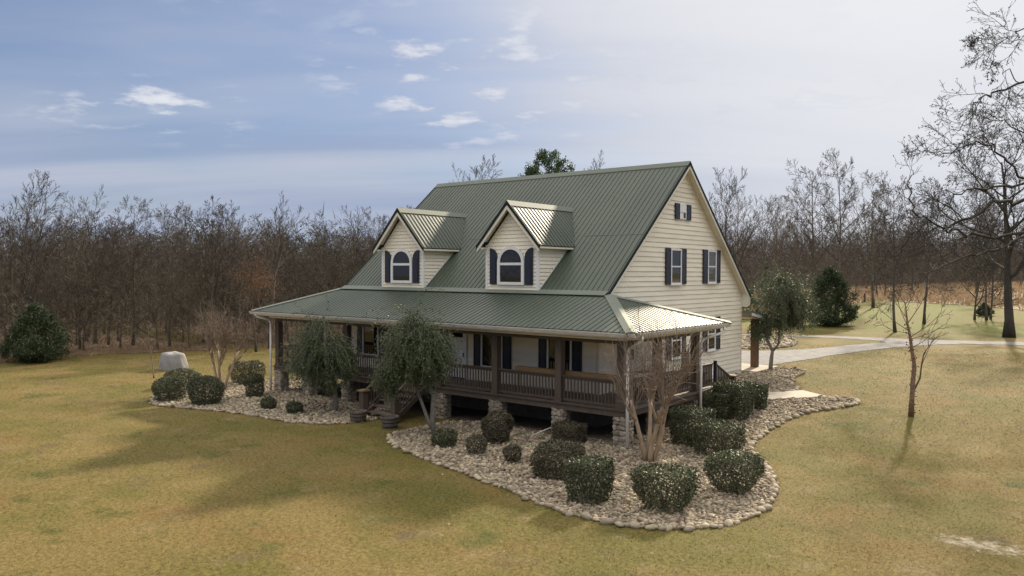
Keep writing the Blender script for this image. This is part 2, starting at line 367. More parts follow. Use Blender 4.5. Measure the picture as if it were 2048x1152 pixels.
WALK = [(-2.0, 9.72), (.34, 9.66), (2.35, 11.28), (1.13, 11.95), (.12, 11.02), (-2.0, 10.95)]
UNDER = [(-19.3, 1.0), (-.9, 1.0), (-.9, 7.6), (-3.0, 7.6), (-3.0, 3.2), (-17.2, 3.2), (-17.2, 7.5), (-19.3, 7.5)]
DRIVE = smooth_poly([(-24, 20.5), (-3.3, 18.5), (-2.71, 22.75), (-2.01, 29.5), (-.58, 35.51), (1.49, 40.25), (5.57, 42.36), (30, 46), (30, 52), (5.32, 44.9), (2.46, 43.73), (-.57, 42.72), (-2.47, 42.19), (-5.55, 41.86), (-9.23, 40.48), (-12.26, 38.9), (-17, 36), (-15, 34.8), (-11.4, 38.2), (-8.6, 39.2), (-5.2, 39.9), (-1.71, 39.3), (-3.53, 34.82), (-4.26, 30.91), (-5.13, 28.84), (-7, 26), (-12, 24.5), (-24, 24.5)], 1)
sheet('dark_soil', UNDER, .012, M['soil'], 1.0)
sheet('gravel_driveway', DRIVE, .02, M['gravel'], 2.0, wob=.09)
FOREST = [(-44.5, -60), (-43.6, -14), (-42.2, -2.8), (-42.6, .5), (-42.6, 3.4), (-41, 5.9), (-38.6, 8.8), (-36.4, 12), (-36.8, 16), (-37, 30), (-40, 50), (-60, 75), (-75, 160), (-320, 160), (-320, -60)]
sheet('forest_floor', FOREST, .03, M['litter'], 8.0, wob=.5, seed=4)
MEADOW = [(-62, 52), (-20.6, 57), (-18.7, 69), (-16.8, 81), (-15, 86), (-9, 84), (-6.2, 83.4), (1.7, 77.6), (14, 74), (60, 78), (90, 190), (-20, 200), (-74, 180)]
sheet('dry_meadow', MEADOW, .04, M['meadow'], 6.0, wob=.8, seed=6)
sheet('concrete_path', WALK, .06, M['concrete'], 1.0)
slab = MB().box((-12, 15.68, .4), (-2.35, 18.6, .92)).build('concrete_slab', M['concrete']); tag(slab, kind='structure')
# ------------------------------------------------------------------ farmhouse
WE = 20.29; ZE = 3.75; ZB = 4.81; YB = 3.06; YR = 9.46; ZR = 10.26; XR0, XR1 = -17.47, -2.83; XW0, XW1 = -17.16, -3.13; YF, YBk = 3.0, 15.66
ZF = 1.22; ZRE = 4.52; YRE = 15.99; DE = 7.17; SX = 2.69; MS = (ZR-ZB)/(YR-YB); RS = (ZR-ZRE)/(YRE-YR)
XM = -WE/2
H = empty('farmhouse', (XM, 9, 0), 'cream two storey farmhouse with green metal roof, two dormers and wraparound porch', 'house')
def mir(x): return -WE-x
def zroof(y): return ZB+MS*(y-YB) if y < YR else ZR-RS*(y-YR)
# walls with clapboards
def board(parent, p0, p1, z0, z1, nrm, name='siding_board', t0=.004, t1=.034, q0=None, q1=None):
    """clapboard from p0 to p1 (xy), lower edge proud; q0,q1 = upper ends when they differ"""
    n = Vector((nrm[0], nrm[1], 0)); q0 = q0 or p0; q1 = q1 or p1
    A = Vector((p0[0], p0[1], z0)); B = Vector((p1[0], p1[1], z0)); C = Vector((q1[0], q1[1], z1)); D = Vector((q0[0], q0[1], z1))
    V = [A, B, C, D, A+n*t1, B+n*t1, C+n*t0, D+n*t0]
    m = MB(); m.add(V, [(4, 5, 6, 7), (0, 1, 5, 4), (1, 2, 6, 5), (2, 3, 7, 6), (3, 0, 4, 7)])
    if (B-A).cross(Vector((0, 0, 1))).dot(n) < 0: m.f = [f[::-1] for f in m.f]
    return m.build(name, M['siding'], parent)
# core walls
wg = MB().prism([(XW1, YF, ZF-.25), (XW1, YBk, .78), (XW1, YBk, zroof(YBk)-.1), (XW1, YR, ZR-.16), (XW1, YF, zroof(YF+.1)-.2)], (-.2, 0, 0)).build('wall', M['siding'], H)
wl = MB().prism([(XW0, YF, ZF-.25), (XW0, YBk, .78), (XW0, YBk, zroof(YBk)-.1), (XW0, YR, ZR-.16), (XW0, YF, zroof(YF+.1)-.2)], (.2, 0, 0)).build('wall', M['siding'], H)
wf = MB().box((XW0+.2, YF, ZF-.25), (XW1-.2, YF+.2, 4.6)).build('wall', M['siding'], H)
wb = MB().box((XW0+.2, YBk-.2, .78), (XW1-.2, YBk, 4.6)).build('wall', M['siding'], H)
h = .196; z = .98
while z < ZR-.35:
    z1 = min(z+h, ZR-.22)
    def yl(zz): return YF+.01 if zz < zroof(YF)-.2 else YB+(zz+.14-ZB)/MS
    def yh(zz): return YBk-.06 if zz < zroof(YBk)-.16 else YR+(ZR-.14-zz)/RS
    lo0 = max(yl(z), YF+.01 if z > 1.1 else 7.9); 
    if yh(z1)-yl(z1) > .05:
        board(wg, (XW1, lo0), (XW1, yh(z)), z, z1, (1, 0), q0=(XW1, max(yl(z1), lo0)), q1=(XW1, yh(z1)))
    z += h
h = .15; z = ZF+.03
while z < 3.75:
    board(wf, (XW0+.08, YF), (XW1-.08, YF), z, z+h, (0, -1)); z += h
for x in (XW1-.05, XW0-.03): MB().box((x, YF-.03, ZF), (x+.08, YF+.06, 3.75)).build('corner_board', M['trim'], H)
MB().box((XW1-.01, YBk-.07, .8), (XW1+.035, YBk+.03, 4.5)).build('corner_board', M['trim'], H)
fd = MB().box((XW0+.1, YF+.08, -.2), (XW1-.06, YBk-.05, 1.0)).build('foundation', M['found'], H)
# main roof
def slab_poly(P, th):
    a, b, c = [Vector(q) for q in P[:3]]; n = (b-a).cross(c-a).normalized()
    if n.z < 0: n = -n
    return MB().prism([Vector(q)-n*th for q in P], n*th)
mr = MB()
for P in ([(XR0, YB-.02, ZB-.02), (XR1, YB-.02, ZB-.02), (XR1, YR, ZR), (XR0, YR, ZR)], [(XR0, YR, ZR), (XR1, YR, ZR), (XR1, YRE, ZRE), (XR0, YRE, ZRE)]):
    q = slab_poly(P, .05); mr.add(q.v, q.f)
mr = mr.build('main_roof', M['roof'], H)
sf = MB()
for P in ([(XR0+.02, YB+.05, ZB-.02), (XR1-.02, YB+.05, ZB-.02), (XR1-.02, YR, ZR-.06), (XR0+.02, YR, ZR-.06)], [(XR0+.02, YR, ZR-.06), (XR1-.02, YR, ZR-.06), (XR1-.02, YRE-.03, ZRE-.04), (XR0+.02, YRE-.03, ZRE-.04)]):
    q = slab_poly([(x, y, zz) for x, y, zz in P], .08); sf.add(q.v, q.f)
sf.build('soffit', M['trim'], H)
nv = Vector((0, -MS, 1)).normalized()
for x, s in ((XR1, 1), (XR0, -1)):        # rakes: cream fascia and dark metal edge
    for (y0, z0), (y1, z1) in (((YB, ZB), (YR, ZR)), ((YRE, ZRE), (YR, ZR))):
        MB().prism([(x, y0, z0-.06), (x, y1, z1-.06), (x, y1, z1-.26), (x, y0, z0-.24)], (.03*s, 0, 0)).build('rake_board', M['trim'], H)
        MB().prism([(x, y0, z0+.03), (x, y1, z1+.03), (x, y1, z1-.10), (x, y0, z0-.10)], (.05*s, 0, 0)).build('rake_edge', M['roofdark'], mr)
MB().prism([(XR1-.32, YBk+.0, ZRE-.52), (XR1-.32, YRE+.02, ZRE-.42), (XR1-.32, YRE+.02, ZRE-.05), (XR1-.32, YBk+.0, ZRE+.2)], (.34, 0, 0)).build('eave_return', M['trim'], H)
MB().add([(XR0-.02, YR-.22, ZR-.22*MS+.045), (XR1+.05, YR-.22, ZR-.22*MS+.045), (XR1+.05, YR, ZR+.06), (XR0-.02, YR, ZR+.06), (XR1+.05, YR+.22, ZR-.22*RS+.045), (XR0-.02, YR+.22, ZR-.22*RS+.045),
          (XR0-.02, YR-.22, ZR-.22*MS+.01), (XR1+.05, YR-.22, ZR-.22*MS+.01), (XR1+.05, YR+.22, ZR-.22*RS+.01), (XR0-.02, YR+.22, ZR-.22*RS+.01)],
         [(0, 1, 2, 3), (3, 2, 4, 5), (6, 7, 1, 0), (1, 7, 8, 4, 2), (0, 3, 5, 9, 6), (5, 4, 8, 9)]).build('ridge_cap', M['cap'], mr)
DORM = [-13.47, -7.27]; DY = 3.14; DHW = 1.28; DEZ = 6.72; DPZ = 8.38; DOV = 1.56; DSL = (DPZ-6.66)/DOV
rib_cache = {}
def rib(parent, a, b, nrm, w=.024, hgt=.020, m=None):
    a = Vector(a); b = Vector(b); d = (b-a); ln = d.length; key = round(ln, 2); nrm = Vector(nrm).normalized()
    kk = (key, w, m)
    if kk not in rib_cache:
        q = MB().add([(0, -w/2, -.004), (key, -w/2, -.004), (key, w/2, -.004), (0, w/2, -.004), (0, -w*.28, hgt), (key, -w*.28, hgt), (key, w*.28, hgt), (0, w*.28, hgt)],
                     [(4, 5, 6, 7), (0, 1, 5, 4), (1, 2, 6, 5), (2, 3, 7, 6), (3, 0, 4, 7)])
        me = bpy.data.meshes.new('roof_rib'); me.from_pydata(q.v, [], q.f); me.materials.append(m or M['roof']); rib_cache[kk] = me
    x = d.normalized(); y = nrm.cross(x).normalized(); R = Matrix((x, y, nrm)).transposed()
    return link('roof_rib', rib_cache[kk], parent, a, R.to_euler())
x = XR0+.12
while x < XR1-.02:
    y0 = YB
    for dc in DORM:
        if abs(x-dc) < DHW+.02: y0 = None if False else YB+(DPZ-abs(x-dc)*DSL-ZB)/MS
        elif abs(x-dc) < DOV: y0 = YB
    if y0 > YB:        # part hidden by a dormer: only above it
        rib(mr, (x, y0, zroof(y0)), (x, YR-.15, zroof(YR-.15)), nv)
    else: rib(mr, (x, YB, ZB), (x, YR-.15, zroof(YR-.15)), nv)
    x += .229
for x0, x1, yy in ((XR0+.05, DORM[0]-DOV-.1, 5.75), (DORM[0]+DOV+.1, DORM[1]-DOV-.1, 5.75), (DORM[1]+DOV+.1, XR1-.05, 5.75)):
    q = Vector((0, yy, zroof(yy))); MB().prism([(x0, yy, q.z+.003), (x1, yy, q.z+.003), (x1, yy+.05, zroof(yy+.05)+.003), (x0, yy+.05, zroof(yy+.05)+.003)], nv*.006).build('panel_lap', M['roof'], mr)
# porch roof (front slope, hipped ends)
pr = MB()
aR = (-SX, YB, ZB); aL = (mir(-SX), YB, ZB)
roofP = [[(0, 0, ZE+.03), aR, aL, (mir(0), 0, ZE+.03)], [(0, 0, ZE+.03), (0, DE, ZE+.03), aR], [(mir(0), DE, ZE+.03), (mir(0), 0, ZE+.03), aL],
         [(0, DE, ZE+.03), (XW1, DE, ZE+.03), (XW1, YB, ZB), aR], [(mir(0), DE, ZE+.03), aL, (XW0, YB, ZB), (XW0, DE, ZE+.03)]]
for P in roofP:
    q = slab_poly(P, .05); pr.add(q.v, q.f)
pr = pr.build('porch_roof', M['roof'], H)
SP = (ZB-ZE-.03)/YB; SS = (ZB-ZE-.03)/SX
x = -.23
while x > mir(-.1):
    yt = min(YB, -x*YB/SX, (x-mir(0))*YB/SX)
    if yt > .12: rib(pr, (x, -.02, ZE+.03-.02*SP), (x, yt-.03, ZE+.03+SP*(yt-.03)), (0, -SP, 1))
    x -= .229
for sgn in (1, -1):
    y = .2
    while y < DE-.1:
        t = y/YB if y < YB else (DE-y)/(DE-YB); xt = SX*t-.05
        if xt > .1:
            if sgn > 0: rib(pr, (.02, y, ZE+.03-.02*SS), (-xt, y, ZE+.03+SS*xt), (SS, 0, 1))
            else: rib(pr, (mir(.02), y, ZE+.03-.02*SS), (mir(-xt), y, ZE+.03+SS*xt), (-SS, 0, 1))
        y += .229
def hipcap(a, b, n1, n2, m, w=.2):
    a = Vector(a); b = Vector(b); d = (b-a).normalized()
    s1 = Vector(n1).normalized().cross(d).normalized(); s2 = Vector(n2).normalized().cross(d).normalized()
    up = (Vector(n1).normalized()+Vector(n2).normalized()).normalized()*.05
    if s1.dot(Vector(n1)*Vector((1, 1, 0))) < 0: s1 = -s1
    if s2.dot(Vector(n2)*Vector((1, 1, 0))) < 0: s2 = -s2
    l1 = Vector(n1).normalized()*.04; l2 = Vector(n2).normalized()*.04
    V = [a+s1*w+l1, b+s1*w+l1, b+up, a+up, a+s2*w+l2, b+s2*w+l2, a+s1*w, b+s1*w, a+s2*w, b+s2*w]
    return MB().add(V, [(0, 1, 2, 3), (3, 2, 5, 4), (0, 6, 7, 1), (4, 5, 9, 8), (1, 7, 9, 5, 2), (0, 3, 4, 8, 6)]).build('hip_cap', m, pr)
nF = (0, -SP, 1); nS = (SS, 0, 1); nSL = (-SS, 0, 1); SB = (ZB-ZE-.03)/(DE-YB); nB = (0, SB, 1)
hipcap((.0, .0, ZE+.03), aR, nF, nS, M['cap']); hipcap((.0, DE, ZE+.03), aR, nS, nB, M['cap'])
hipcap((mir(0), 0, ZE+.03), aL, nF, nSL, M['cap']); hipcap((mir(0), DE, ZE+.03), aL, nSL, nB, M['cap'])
MB().prism([(XR0, YB-.16, ZB-.16*SP+.045), (XR1, YB-.16, ZB-.16*SP+.045), (XR1, YB+.12, ZB+.12*MS+.04), (XR0, YB+.12, ZB+.12*MS+.04)], (0, -.01, .018)).build('transition_flashing', M['cap'], pr)
# porch ceiling, beams, gutters
MB().box((XW1+.25, .55, 3.46), (-.55, DE-.3, 3.52)).build('porch_ceiling', M['trim'], H)
MB().box((XW0-.25, .55, 3.46), (mir(-.55), DE-.3, 3.52)).build('porch_ceiling', M['trim'], H)
MB().box((XW0-.25, .55, 3.461), (XW1+.25, YF, 3.521)).build('porch_ceiling', M['trim'], H)
for a_, b_ in (((mir(-.75), .76, 3.33), (-.75, .98, 3.46)), ((-.97, .98, 3.33), (-.75, 6.3, 3.46)), ((mir(-.75), .98, 3.33), (mir(-.97), 6.3, 3.46))):
    MB().box(a_, b_).build('porch_beam', M['wood'], H)
MB().box((mir(-.06), .06, ZE-.17), (-.06, .1, ZE-.03)).build('fascia', M['trim'], H)
MB().box((-.1, .1, ZE-.17), (-.06, DE-.02, ZE-.03)).build('fascia', M['trim'], H); MB().box((mir(-.1), .1, ZE-.17), (mir(-.06), DE-.02, ZE-.03)).build('fascia', M['trim'], H)
MB().box((mir(-.1), .1, ZE-.165), (-.1, .56, ZE-.145)).build('eave_soffit', M['trim'], H)
MB().box((-.56, .56, ZE-.165), (-.1, DE-.02, ZE-.145)).build('eave_soffit', M['trim'], H)
MB().box((mir(-.56), .56, ZE-.165), (mir(-.1), DE-.02, ZE-.145)).build('eave_soffit', M['trim'], H)
def gutter(a, b, out):
    a = Vector(a); b = Vector(b); o = Vector(out)
    pr_ = [a+o*.0+Vector((0, 0, -.125)), a+o*.075+Vector((0, 0, -.125)), a+o*.125+Vector((0, 0, -.03)), a+o*.13+Vector((0, 0, 0)), a+o*.105+Vector((0, 0, 0)), a+o*.09+Vector((0, 0, -.05)), a+o*.0+Vector((0, 0, -.05))]
    return MB().prism(pr_, b-a).build('gutter', M['gutter'], H)
gutter((mir(.12), .055, ZE), (.12, .055, ZE), (0, -1, 0)); gutter((-.055, .056, ZE-.001), (-.055, DE+.03, ZE-.001), (1, 0, 0)); gutter((mir(-.055), .056, ZE-.001), (mir(-.055), DE+.03, ZE-.001), (-1, 0, 0))
def spout(pts, blk=True):
    d = MB()
    for p, q in zip(pts[:-1], pts[1:]): d.tube([p, q], .052, 8)
    for p in pts[1:-1]: d.lathe([(.0, -.055), (.045, -.035), (.055, 0), (.045, .035), (0, .055)], 8, p)
    d = d.build('downspout', M['pvc'], H, True)
    if blk:
        p = Vector(pts[-1]); MB().lathe([(.07, 0), (.07, .14), (.055, .15)], 10, (p.x, p.y, p.z-.06)).build('drain_collar', M['black'], d, True)
spout([(.02, .62, ZE-.12), (.0, .6, ZE-.26), (-.42, .58, 3.22), (-.48, .58, 3.05), (-.48, .58, -.02)])
spout([(.0, 6.75, ZE-.12), (-.0, 6.7, ZE-.32), (-.45, 5.95, 3.2), (-.5, 5.85, 3.05), (-.5, 5.85, tz(-.5, 5.85)+.05)])
spout([(mir(-.3), .0, ZE-.12), (mir(-.3), .06, ZE-.22), (mir(-.6), .55, 3.35), (mir(-.62), .60, 3.2), (mir(-.62), .60, .05)])
# deck
DK = MB()
DK.box((mir(-.66), .74, ZF-.05), (-.66, YF-.01, ZF)); DK.box((XW1+.03, YF-.01, ZF-.05), (-.66, 7.72, ZF)); DK.box((mir(-.66), YF-.01, ZF-.05), (XW0-.03, 7.72, ZF))
DK = DK.build('porch_deck', M['deck'], H)
MB().box((mir(-.62), .70, ZF-.045), (-.62, .739, ZF+.004)).build('deck_nosing', M['wood'], DK); MB().box((-.659, .74, ZF-.045), (-.62, 7.75, ZF+.004)).build('deck_nosing', M['deck'], DK)
MB().box((mir(-.66), .75, .98), (-.66, .80, ZF-.051)).build('rim_board', M['wood'], DK); MB().box((-.71, .80, .98), (-.66, 7.70, ZF-.051)).build('rim_board', M['wood'], DK); MB().box((mir(-.66), .80, .98), (mir(-.71), 7.70, ZF-.051)).build('rim_board', M['wood'], DK)
for x in np.arange(-18.9, -1, .61): MB().box((x, .81, 1.0), (x+.045, YF-.02, ZF-.052)).build('joist', M['wood'], DK)
PX = [-19.42, -17.2, -14.5, -11.8, -8.95, -6.15, -3.32, -.87]; PS = [3.2, 6.1]
def post(x, y):
    p = MB().box((x-.125, y-.125, ZF+.002), (x+.125, y+.125, 3.329)).build('porch_post', M['wood'], H)
    MB().box((x-.145, y-.145, ZF+.003), (x+.145, y+.145, ZF+.12)).build('post_base', M['wood'], p)
for x in PX: post(x, .88)
for y in PS: post(-.87, y); post(mir(-.87), y)
bal_me = MB().box((-.02, -.02, 0), (.02, .02, .76)); _bm = bpy.data.meshes.new('baluster'); _bm.from_pydata(bal_me.v, [], bal_me.f); _bm.materials.append(M['wood'])
def railing(a, b, ztop=.92, cap=True):
    a = Vector((*a, 0)); b = Vector((*b, 0)); d = (b-a); ln = d.length; d.normalize()
    r = MB(); r.beam(a+Vector((0, 0, ZF+ztop-.02)), b+Vector((0, 0, ZF+ztop-.02)), .12, .04); r.beam(a+Vector((0, 0, ZF+.10)), b+Vector((0, 0, ZF+.10)), .045, .08); r.beam(a+Vector((0, 0, ZF+ztop-.085)), b+Vector((0, 0, ZF+ztop-.085)), .04, .085)
    r = r.build('porch_railing', M['wood'], H)
    n = max(2, int(round(ln/.135)))
    for k in range(n):
        q = a+d*ln*(k+.5)/n; link('baluster', _bm, r, (q.x, q.y, ZF+.1))
    return r
for i in range(7):
    if i == 3: continue
    railing((PX[i]+.125, .88), (PX[i+1]-.125, .88))
for y0, y1 in ((1.005, 3.075), (3.325, 5.975), (6.225, 7.6)):
    railing((-.87, y0), (-.87, y1)); railing((mir(-.87), y0), (mir(-.87), y1))
# golden bar top around the corner post
MB().box((-5.4, 1.02, ZF+.98), (-1.02, 1.30, ZF+1.03)).box((-1.3, 1.301, ZF+.981), (-1.02, 3.05, ZF+1.031)).box((-5.4, 1.03, ZF+.90), (-1.03, 1.06, ZF+.979)).build('bar_top', M['cedar'], H)
for x in (-5.3, -3.3, -1.2): MB().box((x-.03, 1.07, ZF+.002), (x+.03, 1.13, ZF+.979)).build('bar_leg', M['cedar'], H)
# stone piers
rs = random.Random(5)
stone_me = []
for k in range(6):
    bm = bmesh.new(); bmesh.ops.create_cube(bm, size=1.0); bmesh.ops.bevel(bm, geom=bm.edges[:], offset=.24, segments=1, affect='EDGES')
    for v in bm.verts: v.co += Vector((rs.uniform(-.15, .15), rs.uniform(-.12, .12), rs.uniform(-.15, .15)))
    me = bpy.data.meshes.new('stone'); bm.to_mesh(me); bm.free(); me.materials.append(M['pstone']); stone_me.append(me)
def pier(x, y, w, d, z0, z1, name='stone_pier'):
    p = MB().box((x-w/2, y-d/2, z0), (x+w/2, y+d/2, z1)).build(name, M['pier'], H)
    for fx, fy, ln, off in ((0, -1, w, d/2), (1, 0, d, w/2)):
        zz = z0+.06
        while zz < z1-.05:
            hh = min(rs.uniform(.11, .24), z1-zz); u = -ln/2
            while u < ln/2-.04:
                ww = min(rs.uniform(.11, .30), ln/2-u)
                if ln/2-u-ww < .08: ww = ln/2-u
                c = u+ww/2; loc = (x+(c if fy else fx*(off+.0)), y+(c if fx else fy*(off+.0)), zz+hh/2)
                jj = rs.uniform(.85, 1.12); sc = (ww*jj, rs.uniform(.06, .11), hh*jj) if fy else (rs.uniform(.06, .11), ww*jj, hh*jj)
                link('stone', rs.choice(stone_me), p, loc, (0, rs.uniform(-.35, .35), 0) if fy else (rs.uniform(-.35, .35), 0, 0), sc)
                u += ww
            zz += hh
for x in PX: pier(x if x > -19 else x+.05, .98, .5, .42, -.15, .979)
pier(-.93, 3.2, .42, .5, -.1, .979); pier(-.93, 6.1, .42, .5, .1, .979)
for y in (3.2, 6.1): MB().box((mir(-1.15), y-.25, -.15), (mir(-.7), y+.25, .979)).build('stone_pier', M['pier'], H)
# stones of the foundation seen past the side stair
zz = .62
while zz < .97:
    y = 12.3
    while y < 15.5:
        w_ = rs.uniform(.16, .34); link('stone', rs.choice(stone_me), fd, (XW1-.055, y+w_/2, zz+.07), (0, rs.uniform(-.06, .06), 0), (.06, w_*.95, .135)); y += w_
    zz += .145
# stairs
def newel(x, y, z0, z1, m='wood', cap=True, par=None, w=.15):
    p = MB().box((x-w/2, y-w/2, z0), (x+w/2, y+w/2, z1)).build('newel_post', M[m], par)
    if cap: MB().box((x-w/2-.06, y-w/2-.06, z1+.001), (x+w/2+.06, y+w/2+.06, z1+.06)).build('post_cap', M['capwood'], p)
def stairs(parent, o, dv, width, zt, zb, n, run):
    o = Vector((*o, 0)); d = Vector((*dv, 0)); s = Vector((-d.y, d.x, 0))
    rise = (zt-zb)/(n+1)
    for k in range(n):
        c = o+d*(run*(k+.5)); zz = zt-rise*(k+1)
        MB().prism([c-d*run*.55-s*width/2+Vector((0, 0, zz)), c+d*run*.55-s*width/2+Vector((0, 0, zz)), c+d*run*.55-s*width/2+Vector((0, 0, zz-.05)), c-d*run*.55-s*width/2+Vector((0, 0, zz-.05))], s*width).build('tread', M['deck'], parent)
    for sg in (-1, 1):
        a = o+s*sg*(width/2+.03)
        A = a+Vector((0, 0, zt-.03)); B = a+d*(run*n+.1)+Vector((0, 0, zb+.10))
        MB().prism([A, A+Vector((0, 0, -.24)), B+Vector((0, 0, -.2)), B], s*.045*sg).build('stringer', M['wood'], parent)
        R = MB(); up = Vector((0, 0, .88)); c = s*.022*sg
        R.beam(A+up+c, B+up+c, .09, .045); R.beam(A+Vector((0, 0, .13))+c, B+Vector((0, 0, .13))+c, .05, .06)
        R = R.build('stair_rail', M['wood'], parent); nb = int(run*n/.125)
        for k in range(nb):
            q = A+(B-A)*((k+.5)/nb)+c; link('baluster', _bm, R, (q.x, q.y, q.z+.12))
st = MB().box((-11.55, .60, .96), (-9.2, .69, ZF-.05)).build('front_stairs', M['wood'], H)
stairs(st, (-10.36, .60), (0, -1), 1.55, ZF, .05, 5, .30)
newel(-11.24, -1.02, -.05, 1.02, par=H, w=.24); newel(-9.46, -1.02, -.05, 1.0, par=H, w=.24, cap=False)
ss = MB().box((-2.1, 7.73, .9), (-.75, 7.79, ZF-.05)).build('side_stairs', M['wood'], H)
stairs(ss, (-1.42, 7.79), (0, 1), 1.15, ZF, .42, 4, .34)
newel(-2.05, 7.66, ZF+.003, ZF+1.18, par=H, w=.22); newel(-.78, 7.68, ZF+.003, ZF+1.02, par=H, w=.11, m='shutter', cap=False)
newel(-.76, 9.3, .3, 1.46, par=H, w=.2); newel(-2.08, 9.3, .3, 1.46, par=H, w=.2)
# windows, shutters, doors : local frame (u along wall, n outward)
def frame_pt(o, u, n):
    o = Vector(o); u = Vector(u); n = Vector(n)
    return lambda a, b, c: o+u*a+Vector((0, 0, b))+n*c
def wbox(mb, F, a0, a1, b0, b1, c0, c1):
    V = [F(a, b, c) for c in (c0, c1) for b in (b0, b1) for a in (a0, a1)]
    fc = [(0, 1, 3, 2), (4, 6, 7, 5), (0, 4, 5, 1), (2, 3, 7, 6), (0, 2, 6, 4), (1, 5, 7, 3)]
    n = (V[1]-V[0]).cross(V[2]-V[0])
    if n.dot(V[4]-V[0]) > 0: fc = [f[::-1] for f in fc]
    mb.add(V, fc); return mb
def shutter(F, a0, a1, b0, b1, par, arch=0):
    mb = MB()
    if not arch:
        wbox(mb, F, a0, a1, b0, b1, .0, .04)
        for q0, q1 in ((.06, .47), (.53, .94)):
            c0, c1 = b0+(b1-b0)*q0, b0+(b1-b0)*q1; i = .055
            for (x0, x1, y0, y1) in ((a0, a0+i, b0, b1), (a1-i, a1, b0, b1)): pass
            wbox(mb, F, a0+.07, a1-.07, c0+.03, c1-.03, .04, .056)
        for y0, y1 in ((b0, b0+.07), ((b0+b1)/2-.04, (b0+b1)/2+.04), (b1-.07, b1)): wbox(mb, F, a0+.045, a1-.045, y0, y1, .04, .06)
        for x0, x1 in ((a0, a0+.045), (a1-.045, a1)): wbox(mb, F, x0, x1, b0, b1, .04, .0601)
    else:       # quarter-round top, high side away from the window
        w = a1-a0; P = [(a0, b0), (a1, b0)]
        ths = [k*PI/2/8 for k in range(9)]
        if arch > 0: P = [(a0, b0), (a1, b0)]+[(a0+w*math.cos(t)*1.0, b1-w*1.0+w*1.0*math.sin(t)) for t in ths]
        else: P = [(a1, b0), (a0, b0)]+[(a1-w*math.cos(t), b1-w+w*math.sin(t)) for t in ths]
        V = [F(a, b, 0) for a, b in P]; mb.prism(V, F(0, 0, .045)-F(0, 0, 0))
        mid = b0+(b1-b0-w*.4)*.5
        for c0, c1 in ((b0+.08, mid-.03), (mid+.03, b1-w-.02)): wbox(mb, F, a0+.07, a1-.07, c0, c1, .045, .06)
    return mb.build('shutter', M['shutter'], par)
def window(F, a0, a1, b0, b1, par, mull=0.0, blind=False, fw=.07):
    f = MB()
    wbox(f, F, a0, a1, b0, b0+fw, 0, .07); wbox(f, F, a0, a1, b1-fw, b1, 0, .07); wbox(f, F, a0, a0+fw, b0+fw, b1-fw, 0, .07); wbox(f, F, a1-fw, a1, b0+fw, b1-fw, 0, .07)
    wbox(f, F, a0-.02, a1+.02, b0-.04, b0-.001, 0, .10)
    f = f.build('window', M['white'], par)
    pane = MB(); wbox(pane, F, a0+fw, a1-fw, b0+fw, b1-fw, 0.024, .034); pane.build('pane', M['glass'], f)
    if mull: q = MB(); wbox(q, F, a0+fw, a1-fw, b0+(b1-b0)*mull-.028, b0+(b1-b0)*mull+.028, .0345, .06); q.build('sash_rail', M['white'], f)
    if blind:
        q = MB(); zz = b0+fw+.04
        while zz < b0+(b1-b0)*blind: wbox(q, F, a0+fw+.02, a1-fw-.02, zz, zz+.018, .0345, .038); zz += .06
        q.build('blind_slats', M['blind'], f)
    return f
FF = frame_pt((0, YF-.036, 0), (1, 0, 0), (0, -1, 0))
for s0, w0, w1, s1 in ((-16.28, -15.88, -14.8, -14.4), (-12.97, -12.57, -11.2, -10.8), (-9.07, -8.67, -7.55, -7.13), (-5.77, -5.37, -4.24, -3.82)):
    window(FF, w0, w1, 1.80, 3.42, H); shutter(FF, s0, w0-.02, 1.82, 3.42, H); shutter(FF, w1+.02, s1, 1.82, 3.42, H)
dr = MB()
for a0, a1, b0, b1 in ((-10.74, -10.68, ZF+.003, 3.42), (-10.44, -10.38, ZF+.003, 3.42), (-9.53, -9.45, ZF+.003, 3.42), (-10.68, -10.44, 3.36, 3.42), (-10.38, -9.53, 3.36, 3.42)): wbox(dr, FF, a0, a1, b0, b1, 0, .075)
wbox(dr, FF, -10.68, -10.44, ZF+.003, 1.5, 0, .05)
dr = dr.build('front_door', M['white'], H)
q = MB(); wbox(q, FF, -10.378, -9.532, ZF+.02, 2.93, 0, .055); wbox(q, FF, -10.378, -10.25, 2.93, 3.358, 0, .055); wbox(q, FF, -9.66, -9.532, 2.93, 3.358, 0, .055); wbox(q, FF, -10.25, -9.66, 3.28, 3.358, 0, .055); q.build('door_leaf', M['doorw'], dr)
q = MB(); wbox(q, FF, -9.98, -9.965, ZF+.2, 2.85, .0551, .06)
for a in (-10.27, -9.70): wbox(q, FF, a, a+.02, ZF+.2, 2.85, .0551, .066)
wbox(q, FF, -10.27, -9.68, 2.85, 2.9, .0551, .085); q.build('door_panel_trim', M['white'], dr)
q = MB(); wbox(q, FF, -10.25, -9.66, 2.931, 3.28, .02, .035); q.build('pane', M['glass'], dr)
q = MB(); wbox(q, FF, -10.67, -10.45, 1.5, 3.358, .02, .035); q.build('sidelight_pane', M['blind'], dr)
q = MB(); wbox(q, FF, -9.63, -9.59, 2.12, 2.3, .0552, .1); q.build('handle', M['black'], dr)
q = MB(); wbox(q, FF, -10.38, -9.53, ZF+.002, ZF+.06, .0, .09); q.build('threshold', M['black'], dr)
FG = frame_pt((XW1+.036, 0, 0), (0, 1, 0), (1, 0, 0))
